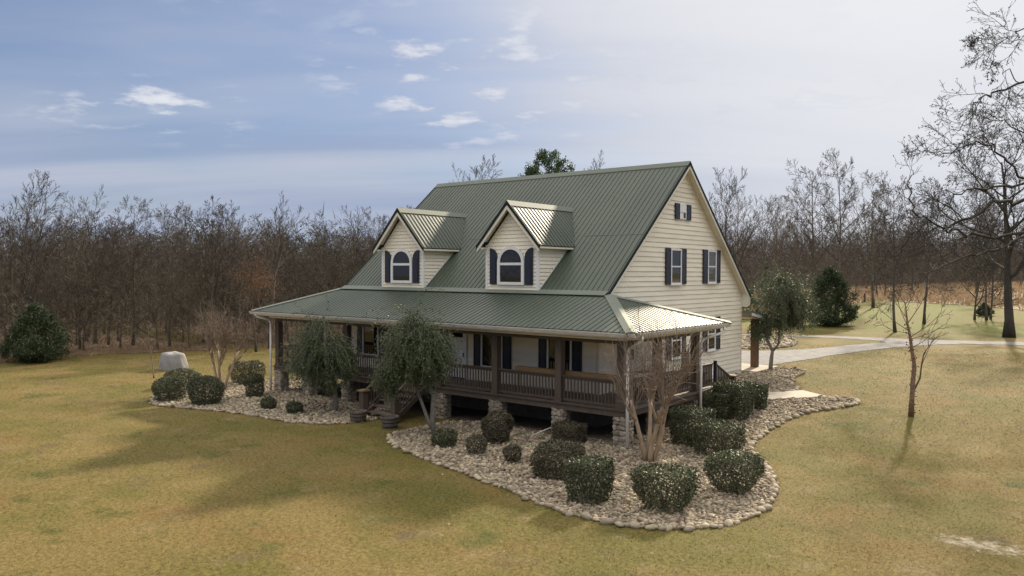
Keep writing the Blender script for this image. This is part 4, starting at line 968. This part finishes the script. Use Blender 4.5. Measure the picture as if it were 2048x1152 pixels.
# undergrowth of the left wood
def undergrowth():
    n = 3000; y = rng.uniform(-10, 80, n); dx = rng.random(n)**1.5*46; x = np.array([edge_x(min(v, 50)) for v in y])-.2-dx
    k = in_view(x, y, -.70, -.08); x, y, dx = x[k], y[k], dx[k]; m = len(x)
    per = 150; top = rng.uniform(1.0, 7.6, m)*(.35+.65*np.minimum(1, dx/5))
    zc = terr(x, y)+top*rng.uniform(.25, .9, m)
    C = np.repeat(np.stack([x, y, zc], -1), per, 0)+rng.normal(size=(m*per, 3))*np.array([1.0, 1.0, 1.25])
    C = C[C[:, 2] > terr(C[:, 0], C[:, 1])-.1]; C = C[rng.permutation(len(C))[:260000]]
    tag(twig_cloud('undergrowth', C, .55, .0095, M['brush'], .5), 'tangled brown twigs and saplings filling the left wood', 'undergrowth', kind='stuff')
    n = 14000; y = rng.uniform(-12, 40, n); x = np.array([edge_x(v) for v in y])+rng.normal(-.6, .8, n); Z = terr(x, y)
    tag(twig_cloud('dry_weeds', np.stack([x, y, Z], -1), .38, .012, M['sedge'], .9), 'strip of dry weeds where the lawn meets the left wood', 'weeds', kind='stuff')
undergrowth()
def distant():
    Ps = []; Gs = []
    for k in range(520):                       # far pines and bare crowns, left arc
        dep = rng.uniform(95, 150); u = rng.uniform(-.72, .02); x = CX+dep*(-math.sin(YAW)+u*math.cos(YAW)); y = CY+dep*(math.cos(YAW)+u*math.sin(YAW))
        h_ = 5.6+dep*rng.uniform(.012, .052); z = rng.uniform(.35, 1, 1)*h_
        (Gs if rng.random() < .42 else Ps).append((x, y, float(z[0])-.8, 1.7, dep))
    for k in range(2100):                       # right arc
        dep = rng.uniform(165, 270); u = rng.uniform(.16, .72); x = CX+dep*(-math.sin(YAW)+u*math.cos(YAW)); y = CY+dep*(math.cos(YAW)+u*math.sin(YAW))
        h_ = 5.6+dep*rng.uniform(.014, .050); z = rng.uniform(.0, 1, 1)*h_
        (Gs if rng.random() < .28 else Ps).append((x, y, float(z[0])-1.2, 2.6, dep))
    for k in range(420):                       # behind the camera, as the window panes mirror it
        a = rng.uniform(-1.9, 1.9); dep = rng.uniform(45, 75); x = CX+dep*math.sin(YAW+a); y = CY-dep*math.cos(YAW+a); (Gs if rng.random() < .35 else Ps).append((x, y, rng.uniform(.5, 12), 1.9, dep))
    for k in range(75):                       # pines showing over the left wood
        dep = rng.uniform(80, 100); u = (rng.uniform(0, 760)-1024)/1600; x = CX+dep*(-math.sin(YAW)+u*math.cos(YAW)); y = CY+dep*(math.cos(YAW)+u*math.sin(YAW)); Gs.append((x, y, 5.6+dep*rng.uniform(.022, .046), 1.5, dep))
    A = np.array(Ps); per = 110; C = np.repeat(A[:, :3], per, 0)+rng.normal(size=(len(A)*per, 3))*np.repeat(A[:, 3:4], per, 0)*np.array([1, 1, .9]); C[:, 2] = np.maximum(C[:, 2], terr(C[:, 0], C[:, 1]))
    tag(twig_cloud('distant_woods', C, 1.8, .055, M['farbrush'], .7), 'grey brown bare wood along the horizon', 'woods', kind='stuff')
    A = np.array(Gs); per = 130; C = np.repeat(A[:, :3], per, 0)+rng.normal(size=(len(A)*per, 3))*np.repeat(A[:, 3:4], per, 0)*np.array([.62, .62, .62]); C[:, 2] = np.maximum(C[:, 2], terr(C[:, 0], C[:, 1]))
    V, F = leaf_quads(C, rng.uniform(.7, 1.3, len(C))*np.repeat(A[:, 4], per)*.0011)
    tag(npmesh('distant_pines', V, F, M['farpine']), 'dark green pines rising along the far treeline', 'woods', kind='stuff')
distant()
def sedge(n):
    dep = 66+125*rng.random(n)**1.3; u = rng.uniform(.2, .7, n); X = CX+dep*(-math.sin(YAW)+u*math.cos(YAW)); Y = CY+dep*(math.cos(YAW)+u*math.sin(YAW))
    k = inpoly(X, Y, MEADOW) & (rng.random(n) < .35+.65*(np.sin(X*.23+1.3*np.sin(Y*.11))*np.cos(Y*.19+.5*np.sin(X*.3)) > -.35)); X, Y = X[k], Y[k]
    tag(twig_cloud('sedge_grass', np.stack([X, Y, terr(X, Y)], -1), .75, .045, M['sedge'], 1.1), 'tall tawny sedge grass covering the far field', 'grass', kind='stuff')
sedge(75000)
# scattered brush in the field
C = []
for k in range(110):
    dep = rng.uniform(95, 190); u = rng.uniform(.2, .7); x = CX+dep*(-math.sin(YAW)+u*math.cos(YAW)); y = CY+dep*(math.cos(YAW)+u*math.sin(YAW)); h_ = rng.uniform(1.2, 5)
    C.append(np.array([x, y, tz(x, y)+h_*.5])+rng.normal(size=(220, 3))*np.array([1.3, 1.3, h_*.33]))
C = np.concatenate(C); C = C[C[:, 2] > terr(C[:, 0], C[:, 1])-.2]
tag(twig_cloud('field_brush', C, .9, .018, M['farbrush'], .8), 'leafless brush and saplings scattered over the far field', 'brush', kind='stuff')
# individual trees behind and to the right
def rt(px, py, dep=None):
    z = .8; 
    d = _f+_r2*((px-1024)/1600)-_u2*((py-576)/1600); t = (z-CZ)/d.z; p = Vector((CX, CY, CZ))+d*t; return p.x, p.y
RT = [
 (1517, 628, 'V', 1.05, 'bare fan shaped tree beyond the rear porch post'),
 (1630, 640, 'T', 1.28, 'tall slim bare tree behind the left side of the dark cedar'),
 (1673, 641, 'T', 1.30, 'tall slim bare tree rising straight above the dark cedar'),
 (1711, 613, 'U', 1.2, 'short dark trunk standing in the tawny field right of the cedar'),
 (1746, 632, 'T', 1.22, 'tall bare tree at the mown edge of the field'),
 (1790, 667, 'T', 1.02, 'grey bare tree nearest the gravel drive'),
 (1848, 655, 'T', .98, 'slim bare tree on green grass behind the river birch'),
 (1889, 603, 'T', 1.2, 'dark distant trunk far out in the tawny field'),
 (1949, 650, 'U', 1.35, 'thin bare tree left of the forked pair near the oak'),
 (1973, 651, 'T', .9, 'left stem of the forked pair beside the oak'),
 (1981, 650, 'U', 1.4, 'leaning right stem of the forked pair beside the oak'),
 (1760, 606, 'U', 1.3, 'small bare tree behind the tall tree at the field edge'),
 (1700, 600, 'T', .95, 'faint bare tree deep in the field above the cedar'),
 (1820, 600, 'U', 1.3, 'small bare field tree between two roadside trunks'),
 (1925, 600, 'U', 1.3, 'small bare field tree left of the thin roadside trunk'),
 (2040, 610, 'T', 1.0, 'bare tree behind the oak at the right edge'),
 (1560, 612, 'T', 1.0, 'bare tree behind the weeping tree by the rear porch'),
]
for i, (px, py, k, s, lab) in enumerate(RT):
    s *= .84; x, y = rt(px, py); ms = {'V': VASE, 'T': TALL, 'U': UNDER_T}[k]; put_tree('bare_tree', ms[i % len(ms)], x, y, s, i*1.7, lab, 'bare trees beyond the drive')
BH = [(945, 'V', 66, 1.02, 'bare fan crowned tree rising behind the left end of the roof ridge'), (1208, 'V', 74, 1.08, 'thin bare treetop peeking over the right part of the roof ridge'),
      (1440, 'V', 74, .94, 'bare twiggy tree right behind the gable wall'), (1478, 'T', 92, .98, 'slim bare tree behind the lower edge of the gable roof'), (1410, 'T', 86, .92, 'narrow bare tree half hidden by the gable roof'),
      (835, 'T', 66, .68, 'thin bare tree above the left dormer')]
for i, (px, k, dep, s, lab) in enumerate(BH):
    p = at(px, 560, dep); ms = {'V': VASE, 'T': TALL}[k]; put_tree('bare_tree', ms[(i+1) % len(ms)], p.x, p.y, s, i*2.1+.4, lab, 'bare trees behind the house')
for k in range(34):
    dep = rw.uniform(105, 190); u = rw.uniform(.19, .68); x = CX+dep*(-math.sin(YAW)+u*math.cos(YAW)); y = CY+dep*(math.cos(YAW)+u*math.sin(YAW))
    put_tree('bare_tree', rw.choice(TALL+UNDER_T), x, y, rw.uniform(.75, 1.15), rw.uniform(0, 6.28), 'bare tree at the far side of the tawny field', 'bare trees far across the field')
# emergent trees of the left wood
for i, (px, dep, s, k, lab) in enumerate(((25, 56, .82, 'V', 'tallest bare tree at the left edge of the picture'), (60, 58, .64, 'T', 'bare tree just right of the tallest leftmost one'), (190, 60, .78, 'V', 'wide crowned bare tree rising above the left wood'), (425, 57, .70, 'T', 'twiggy bare treetop above the middle of the left wood'), (470, 60, .66, 'T', 'slim bare treetop left of the rusty leaved beech'), (540, 56, .70, 'V', 'bare tree with curved top twigs behind the rusty beech'), (712, 72, .74, 'V', 'round crowned bare tree alone on the skyline left of the dormers'))):
    p = at(px, 560, dep); put_tree('bare_tree', (VASE if k == 'V' else TALL)[i % 3], p.x, p.y, s, i*1.3, lab, 'emergent trees of the left wood')
def clumps(name, cs, rad, per, size, m, parent, flat=.8):
    P = np.concatenate([np.array(c)+rng.normal(size=(per, 3))*np.array([r, r, r*flat])*.5 for c, r in zip(cs, rad)]); V, F = leaf_quads(P, rng.uniform(.7, 1.3, len(P))*size); return npmesh(name, V, F, m, parent)
def cedar(x, y, w, h_, label, n=260, per=60, size=.065, m='cedarleaf', sharp=1.0, name='cedar_tree'):
    z0 = tz(x, y); t = empty(name, (x, y, z0), label, 'tree'); MB().tube([(x, y, z0-.1), (x+.05, y, z0+h_*.5), (x, y, z0+h_*.95)], [.1, .07, .01], 6).build('trunk', M['bark'], t)
    cs = []; rd = []; k = rng.uniform(0, 6, 3)
    for i in range(n):
        tt = rng.random()**1.25*.98+.02; a = rng.uniform(0, 2*PI); R = w/2*(min(1, tt*5+.25))*(1-tt**1.5)**sharp*(1+.24*math.sin(3*a+k[0]+5*tt)+.16*math.sin(5*a+k[1]-7*tt))
        rr_ = R*rng.uniform(.45, 1)**.5; cs.append((x+rr_*math.cos(a), y+rr_*math.sin(a), z0+.08+tt*h_)); rd.append(rng.uniform(.22, .5)*w/4*.8)
    clumps('crown', cs, rd, per, size, M[m], t); return t
cedar(-41.2, -1.5, 4.0, 3.3, 'bushy dark green cedar at the edge of the left wood', 420, 75, .055, sharp=.75)
p = rt(1660, 656); cedar(p[0], p[1], 4.4, 4.9, 'broad dark green cedar behind the gravel drive', 520, 75, .065, sharp=.62)
p = rt(1968, 645); cedar(p[0], p[1], 1.7, 1.15, 'low dark evergreen bush beside the forked trees', 150, 60, .06, name='evergreen_bush')
p = rt(1500, 640); cedar(p[0], p[1], 2.4, 2.9, 'small green pine sapling behind the rear porch roof', 70, 50, .09, 'pineleaf', name='pine_sapling')
p = rt(1532, 625); cedar(p[0], p[1], 2.6, 5.0, 'young green pine between the bare trunks beyond the rear porch', 90, 40, .10, 'pineleaf', name='pine_sapling')
# pine behind the ridge
def pine():
    c = at(1098, 338, 74); gx_, gy_ = c.x, c.y; t = empty('pine_tree', (gx_, gy_, tz(gx_, gy_)), 'green pine crown rising behind the middle of the roof ridge', 'tree')
    z0 = tz(gx_, gy_); tr = MB().tube([(gx_, gy_, z0-.2), (gx_+.1, gy_, z0+8), (gx_, gy_, c.z+1.1)], [.24, .18, .05], 8); cs = []; rd = []; br = MB()
    for i in range(150):
        a = rng.uniform(0, 2*PI); zz = rng.uniform(-3.6, 1.5); R = 2.25*math.sqrt(max(0.02, 1-((zz+.9)/2.5)**2))*rng.uniform(.55, 1.0); q = (gx_+R*math.cos(a), gy_+R*math.sin(a), c.z+zz); cs.append(q); rd.append(rng.uniform(.26, .42))
        if i % 3 == 0: br.tube([(gx_, gy_, q[2]-.9), q], [.04, .015], 4, False)
    for i in range(16):
        q = at(1063+rng.normal()*7, 349+rng.normal()*5, 74); cs.append(tuple(q)); rd.append(.32)
    tr.build('trunk', M['bark'], t); br.build('limb', M['bark'], t); clumps('crown', cs, rd, 70, .10, M['pineleaf'], t, .95)
pine()
def beech():
    p = at(512, 560, 54); x, y = p.x, p.y; z0 = tz(x, y); t = put_tree('beech_tree', UNDER_T[1], x, y, .95, 1.0, 'young beech keeping rusty brown leaves at the wood edge'); cs = []; rd = []
    for i in range(95):
        q = at(510+rng.normal()*19, 560+rng.normal()*26, 54+rng.normal()*.8); cs.append(tuple(q)); rd.append(rng.uniform(.4, .8))
    P = np.concatenate([np.array(c)+rng.normal(size=(26, 3))*r*.5 for c, r in zip(cs, rd)]); V, F = leaf_quads(P, .05); o = npmesh('leaves', V, F, M['rust'], None)
    o.parent = t; o.matrix_parent_inverse = (Matrix.Translation(t.location) @ Matrix.Rotation(1.0, 4, 'Z') @ Matrix.Diagonal((.95, .95, .95, 1))).inverted()
beech()
# weeping yaupon trees
def weeping(x, y, trunks, cx, cy, rx, ztop, zlow, label, n=170, seed=3, lobes=()):
    rr = random.Random(seed); z0 = tz(x, y); t = empty('weeping_tree', (x, y, z0), label, 'tree'); tb = MB()
    for pts, rad in trunks: tb.tube([Vector(q) for q in pts], rad, 7)
    tb.build('trunk', M['palebark'], t, True)
    st = MB(); P = []; lb = [(cx, cy, rx, ztop, zlow, 1.0)]+list(lobes); tot = sum(l[5] for l in lb)
    for lx, ly, lr, lt, ll, wt in lb:
        an = [(rr.uniform(0, 2*PI), rr.random()**.5, rr.random()**2) for _ in range(max(6, int(22*wt)))]
        for i in range(int(n*wt/tot)):
            a, f, g_ = rr.choice(an); a += rr.gauss(0, .22); f = max(0, f+rr.gauss(0, .09)); hh = lt-(lt-ll)*(.34*f**2.2+g_*.45)+rr.gauss(0, .07)
            s = Vector((lx+lr*.8*f*math.cos(a), ly+lr*.8*f*math.sin(a), hh)); d = Vector((math.cos(a)*.38+rr.gauss(0, .32), math.sin(a)*.38+rr.gauss(0, .32), rr.uniform(-.1, .7))).normalized()
            L_ = rr.uniform(.30, .75)*(hh-ll)+.2; pts = [s.copy()]; q = s.copy(); ns = 7
            for k in range(ns):
                d = (d+Vector((rr.gauss(0, .16), rr.gauss(0, .16), -.36))).normalized(); q = q+d*L_/ns*1.15; pts.append(q.copy())
                if q.z < ll+rr.uniform(-.2, .3): break
            if len(pts) < 3: continue
            st.tube(pts, [.008*(1-.8*k/len(pts)) for k in range(len(pts))], 3, False)
            if i % 4 == 0: st.tube([Vector((lx, ly, ll+(lt-ll)*.35)).lerp(s, .25), Vector((lx, ly, hh)).lerp(s, .6), s], [.020, .014, .009], 4, False)
            for k in range(len(pts)-1):
                for m_ in range(9):
                    u = rr.random(); c = pts[k].lerp(pts[k+1], u); P.append((c.x+rr.gauss(0, .06), c.y+rr.gauss(0, .06), c.z+rr.gauss(0, .055)))
    V, F = leaf_quads(np.array(P), rng.uniform(.024, .046, len(P)), asp=.5); npmesh('foliage', V, F, M['yaupon'], t); st.build('twigs', M['yauptwig'], t)
R3 = _r2
def off(x, y, lat, fw=0): return x+_r.x*lat-math.sin(YAW)*fw, y+_r.y*lat+math.cos(YAW)*fw
bx, by = -12.97, -1.0; c = off(bx, by, -.45)
weeping(bx, by, [([(bx, by, -.1), (bx+.02, by, .5), (bx-.05, by, 1.2), (c[0], c[1], 2.4)], [.11, .10, .085, .04])], c[0], c[1], .66, 3.5, .6, 'weeping evergreen tree left of the front stairs', 460, 3)
bx, by = -6.74, -1.75; c = off(bx, by, -.62); t1 = off(bx, by, -.30); l2 = off(bx, by, -1.25)
weeping(bx, by, [([(bx, by, -.1), (*off(bx, by, -.05), .7), (*off(bx, by, -.02), 1.4), (c[0]+.2, c[1], 2.7)], [.10, .085, .075, .03]), ([(bx-.02, by, .15), (*off(bx, by, -.22), .6), (*off(bx, by, -.45), 1.25), (*off(bx, by, -.8), 2.2)], [.07, .062, .055, .03])], c[0], c[1], .60, 3.95, 1.35, 'twin trunked weeping evergreen tree right of the front stairs', 620, 5, lobes=((*off(bx, by, -1.12), .42, 2.75, 1.15, .4), (*off(bx, by, -.2), .42, 3.5, 1.6, .35)))
bx, by = -2.25, 17.2; c = off(bx, by, .45); z0 = tz(bx, by)
weeping(bx, by, [([(bx, by, z0-.1), (*off(bx, by, .05), z0+.55), (*off(bx, by, .1), z0+1.0), (*off(bx, by, -.35), z0+2.0)], [.11, .10, .08, .04]), ([(*off(bx, by, .1), z0+.95), (*off(bx, by, .4), z0+1.35), (c[0], c[1], z0+3)], [.06, .055, .03])], *off(bx, by, .62), .62, 5.35, 2.1, 'weeping evergreen tree on stones beside the rear porch', 560, 8, lobes=((*off(bx, by, -.05), .4, 3.5, 1.7, .3), (*off(bx, by, 1.05), .4, 4.2, 2.2, .3)))
# crape myrtles
def myrtle(x, y, label, H_, spread, seed, nst=4):
    rr = random.Random(seed); z0 = tz(x, y); t = empty('crape_myrtle', (x, y, z0), label, 'tree'); tb = MB(); tw = MB(); tips = []
    for k in range(nst):
        a = 2*PI*k/nst+rr.uniform(-.3, .3)+seed; b0 = Vector((x+.10*math.cos(a), y+.10*math.sin(a), z0-.08)); d = Vector((math.cos(a)*.22, math.sin(a)*.22, 1)).normalized()
        pts, d2 = polyline(rr, b0, d, H_*.42, 6, .07, .02); tb.tube(pts, [.085-.007*j for j in range(7)], 7)
        for m_ in range(3):
            aa = a+rr.uniform(-1.3, 1.3); dd = (d2+Vector((math.cos(aa), math.sin(aa), .15))*.55).normalized(); q, d3 = polyline(rr, pts[rr.choice((4, 5, 6))], dd, H_*.16, 3, .1, .1); tb.tube(q, [.045, .04, .034, .028], 6)
            for w_ in range(9):
                av = rr.uniform(0, 2*PI); wd = (d3*.8+Vector((math.cos(av)*spread*.42, math.sin(av)*spread*.42, rr.uniform(.5, 1.2)))).normalized()
                s_, d4 = polyline(rr, q[rr.choice((1, 2, 3, 3))], wd, H_*rr.uniform(.24, .46), 6, .07, -.01); tw.tube(s_, [.013, .0115, .010, .009, .008, .007, .006], 3, False); tips.append(s_[-1])
                for v_ in range(6):
                    i = rr.choice((2, 3, 4, 5)); e, _ = polyline(rr, s_[i], (d4+Vector((rr.gauss(0, .6), rr.gauss(0, .6), rr.gauss(0, .4)))).normalized(), H_*rr.uniform(.05, .15), 3, .12, 0); tw.tube(e, [.0065, .006, .005, .004], 3, False); tips.append(e[-1])
    for k in range(7):
        a = rr.uniform(0, 6.28); s_, _ = polyline(rr, Vector((x+.15*math.cos(a), y+.15*math.sin(a), z0)), Vector((math.cos(a)*.3, math.sin(a)*.3, 1)).normalized(), rr.uniform(.3, .8), 3, .1, 0); tw.tube(s_, [.01, .009, .007, .005], 3, False)
    tb.build('trunk', M['myrtle'], t, True); tw.build('crown', M['myrtwig'], t)
    T_ = [tuple(q) for q in tips if rr.random() < .28]; P = np.concatenate([np.array(q)+rng.normal(size=(9, 3))*.05 for q in T_]); V, F = leaf_quads(P, rng.uniform(.010, .02, len(P))); npmesh('seed_heads', V, F, M['seed'], t)
myrtle(.84, -.35, 'bare crape myrtle with smooth brown trunks at the right front porch corner', 4.7, 1.0, 2)
myrtle(-22.0, -.5, 'bare multi stemmed crape myrtle among the left shrubs', 4.6, 1.15, 9)
# river birch
def birch():
    dep = 28.6; P = lambda px, py: at(px, py, dep); b = P(1822, 827); t = empty('birch_tree', (b.x, b.y, tz(b.x, b.y)), 'young bare river birch with peeling bark on the right lawn', 'tree'); rr = random.Random(4)
    z_ = tz(b.x, b.y)-b.z-.03; sh = Vector((0, 0, z_))
    tr = [P(*q)+sh for q in ((1822, 827), (1824, 790), (1826, 755), (1829, 725), (1824, 695), (1820, 665), (1815, 640), (1812, 612), (1808, 585))]; MB().tube(tr, [.105, .085, .08, .072, .06, .048, .036, .024, .010], 8).build('trunk', M['birch'], t, True)
    st = [P(*q)+sh for q in ((1829, 772), (1840, 750), (1844, 720), (1848, 700), (1862, 680), (1885, 655))]; pl = MB(); pl.tube(st, [.036, .03, .026, .02, .013, .006], 5)
    out = []; sp = [(4, .25, 42, .45, .08, .05, 3, 3), (3, .3, 38, .5, .08, .04, 2, 3)]
    for px0, py0, px1, py1, r in ((1820, 668, 1880, 610, .03), (1818, 655, 1765, 600, .026), (1815, 640, 1850, 570, .028), (1814, 630, 1790, 560, .024), (1822, 690, 1880, 655, .022), (1818, 660, 1770, 640, .02), (1812, 610, 1822, 545, .02), (1810, 600, 1780, 555, .018), (1820, 672, 1900, 640, .02), (1815, 645, 1770, 580, .022)):
        a = P(px0, py0)+sh; e = P(px1, py1)+sh+_f*rr.uniform(-.8, .8); m_ = a.lerp(e, .5)+Vector((0, 0, -.08)); q = [a, m_, e]; r *= .65; out.append((q, [r, r*.65, .005], 4)); branchset(rr, q, r, .005, 0, sp, out)
    branchset(rr, st, .04, .008, 0, sp, out)
    for q, r, sd_ in out: pl.tube(q, r, sd_, False)
    pl.build('crown', M['twig'], t)
    C_ = np.array([tuple(tr[k].lerp(tr[k+1], rr.random())) for k in [rr.randrange(0, 6) for _ in range(260)]])+rng.normal(size=(260, 3))*np.array([.07, .07, .05]); V, F = leaf_quads(C_, rng.uniform(.02, .05, 260), asp=.7); npmesh('peeling_bark', V, F, M['birch'], t)
birch()
# sapling on the left lawn
ms = bare_tree_meshes(5, 2.6, .035, [(7, .25, 40, .5, .06, .06, 4, 4), (5, .25, 38, .5, .1, .05, 3, 3)], bmat=M['palebark'], tmat=M['twig'])
put_tree('sapling_tree', ms, -28.3, -.6, 1.0, .4, 'pale bare sapling on the lawn in front of the grey cover')
# oaks at the right edge
SPEC_O = [(13, .30, 62, .62, .10, .05, 7, 6), (9, .2, 46, .48, .14, .03, 5, 4), (7, .15, 44, .5, .16, .02, 3, 3), (5, .15, 42, .5, .15, .01, 2, 3)]
oak = bare_tree_meshes(21, 13.5, .36, SPEC_O, bmat=M['oakbark'], tmat=M['oakbark'], sides=10, top=.16, rmin=.012)
x, y = rt(2018, 677); put_tree('oak_tree', oak, x, y, .98, 2.6, 'big bare oak with thick dark trunk beside the gravel drive')
def near_oak():
    b = at(2165, 560, 34); x, y = b.x, b.y; z0 = tz(x, y); t = empty('oak_tree', (x, y, z0), 'dark oak limbs reaching in from the right edge of the picture', 'tree'); rr = random.Random(31); D0 = 34
    MB().tube([(x, y, z0-.2), (x, y+.1, z0+2), (x+.1, y, z0+6), (x, y+.2, z0+10.5), (x+.4, y+.3, z0+15)], [.46, .36, .32, .24, .08], 10).build('trunk', M['oakbark'], t, True)
    limbs = [([(2160, 360), (2048, 395), (1982, 410), (1908, 454), (1863, 448), (1828, 419), (1819, 377), (1826, 340)], .12, 0), ([(2160, 440), (2048, 466), (1952, 472), (1893, 457), (1834, 463), (1799, 504), (1770, 520)], .11, 1.5),
             ([(2160, 330), (2048, 372), (1967, 374), (1923, 383), (1890, 410), (1872, 440)], .09, -1.5), ([(2160, 330), (2048, 360), (2005, 310), (1965, 285), (1925, 295), (1880, 305), (1845, 300)], .085, -.5),
             ([(2160, 430), (2060, 470), (1996, 498), (1923, 516), (1858, 546), (1805, 575), (1790, 580)], .085, -2), ([(2160, 110), (2048, 165), (1995, 183), (1965, 195), (1945, 222), (1920, 255), (1890, 250)], .075, -2.5),
             ([(2160, 20), (2048, 58), (2028, 80), (2000, 88), (1970, 95)], .045, -3), ([(2040, 166), (2012, 145), (1995, 128), (1965, 116), (1945, 95)], .03, -2.5), ([(2160, 260), (2080, 290), (2030, 250), (1990, 240), (1960, 275), (1930, 330)], .06, .5), ([(2160, 300), (2100, 330), (2050, 280), (2020, 230), (1990, 215)], .05, 1.0)]
    L_ = MB(); out = []; sp = [(10, .2, 52, .27, .2, .03, 5, 4), (7, .15, 46, .52, .2, .02, 3, 3), (5, .2, 44, .5, .2, .01, 2, 3)]
    for pts, r, dd in limbs:
        q = [at(px, py, D0+dd*k/len(pts)) for k, (px, py) in enumerate(pts)]
        fine = []                                   # smooth the limb
        for k in range(len(q)-1):
            p0, p1, p2, p3 = q[max(k-1, 0)], q[k], q[k+1], q[min(k+2, len(q)-1)]
            for s_ in range(4):
                u = s_/4; fine.append(.5*((2*p1)+(p2-p0)*u+(2*p0-5*p1+4*p2-p3)*u*u+(3*p1-p0-3*p2+p3)*u**3))
        fine.append(q[-1]); n = len(fine)-1; r *= .8
        fine = [v+Vector((rr.gauss(0, .085), rr.gauss(0, .085), rr.gauss(0, .085))) if 0 < k < n else v for k, v in enumerate(fine)]
        L_.tube(fine, [r*(1-.86*(k/n)**.8) for k in range(n+1)], 6); branchset(rr, fine, r*.8, .012, 0, sp, out)
    L_.build('limb', M['oakbark'], t, True); tw = MB()
    for q, r, sd_ in out: tw.tube(q, [max(.0075, v) for v in r], sd_, False)
    tw.build('crown', M['oakbark'], t)
    tips = [q[-1] for q, r, sd_ in out if len(q) == 3 and rr.random() < .4]; P = np.array([tuple(v) for v in tips]); P = np.repeat(P, 3, 0)+rng.normal(size=(len(P)*3, 3))*.02; V, F = leaf_quads(P, .028, asp=.8); npmesh('buds', V, F, M['seed'], t)
near_oak()
# ------------------------------------------------------------------ small things
def barrel(x, y, label, tilt):
    z0 = tz(x, y); t = empty('barrel_planter', (x, y, z0), label, 'planter', 'half barrel planters by the front stairs'); prof = [(.245, 0), (.285, .12), (.315, .26), (.335, .42)]
    for k in range(22):
        a0, a1 = 2*PI*(k+.04)/22, 2*PI*(k+.96)/22; m_ = MB(); V = []
        for r, z in prof:
            for rr_ in (r-.022, r):
                for a in (a0, a1): V.append((x+rr_*math.cos(a), y+rr_*math.sin(a), z0+z+(rs.uniform(-.006, .006) if z > .4 else 0)))
        F = []
        for i in range(3):
            b = 4*i; F += [(b+2, b+3, b+7, b+6), (b+1, b, b+4, b+5), (b, b+2, b+6, b+4), (b+3, b+1, b+5, b+7)]
        F.append((12, 14, 15, 13)); m_.add(V, F).build('stave', M['barrel'], t)
    for z, r in ((.07, .272), (.22, .309), (.345, .329)): MB().lathe([(r-.004, z0+z-.02), (r+.006, z0+z-.02), (r+.010, z0+z+.02), (r-.004, z0+z+.02)], 28, (x, y, 0)).build('hoop', M['hoop'], t, True)
    MB().lathe([(.30, z0+.345), (.15, z0+.36), (.001, z0+.365)], 20, (x, y, 0)).build('potting_soil', M['soil'], t, True)
barrel(-10.72, -1.72, 'half barrel planter with rusty hoops left of the front stairs', 0); barrel(-8.95, -1.75, 'half barrel planter with rusty hoops right of the front stairs', 0)
def cover():
    x, y = -31.2, 2.0; z0 = tz(x, y); V = []; F = []; n = 40; rows = 14
    for j in range(rows+1):
        t = j/rows; 
        for k in range(n):
            a = 2*PI*k/n; box = 1/(abs(math.cos(a))**2.5+abs(math.sin(a))**2.5)**.4; r = (.98-.30*t**1.5)*box*(1 if t < .8 else math.sqrt(max(0, 1-((t-.8)/.2)**2))*.35+.65*(1-(t-.8)/.2*.5))
            r *= .86*(1+.06*math.sin(9*a+3*t)*(1-t)+.035*math.sin(17*a+2*t)*(1-.5*t)+.05*math.sin(2*a+1))
            if j == rows: r *= .35
            zz = (1.12*min(1, t/.82) if t < .82 else 1.12+.06*math.sin((t-.82)/.18*PI/2))+.05*math.sin(a*3+1)*t
            V.append((x+r*1.0*math.cos(a), y+r*.8*math.sin(a), z0-.03+zz*.84))
    for j in range(rows):
        for k in range(n): k2 = (k+1) % n; F.append((j*n+k, j*n+k2, (j+1)*n+k2, (j+1)*n+k))
    F.append(tuple(rows*n+k for k in range(n))); m_ = MB(); m_.v = V; m_.f = F
    tag(m_.build('well_cover', M['fabric'], None, True), 'pale grey rock shaped cover standing on the left lawn near the wood', 'cover')
cover()
tag(MB().tube([(-3.98, .12, .06), (-3.72, .4, .22), (-3.5, .62, .34)], .018, 6).build('drain_pipe', M['pvc'], None, True), 'thin white pipe leaning at a stone pier under the porch', 'pipe')
x, y = rt(1729, 624); tag(MB().tube([(x, y, tz(x, y)-.1), (x, y, tz(x, y)+1.1)], [.11, .10], 7).build('fence_post', M['oakbark'], None), 'short dark post at the mown edge of the tawny field', 'post')
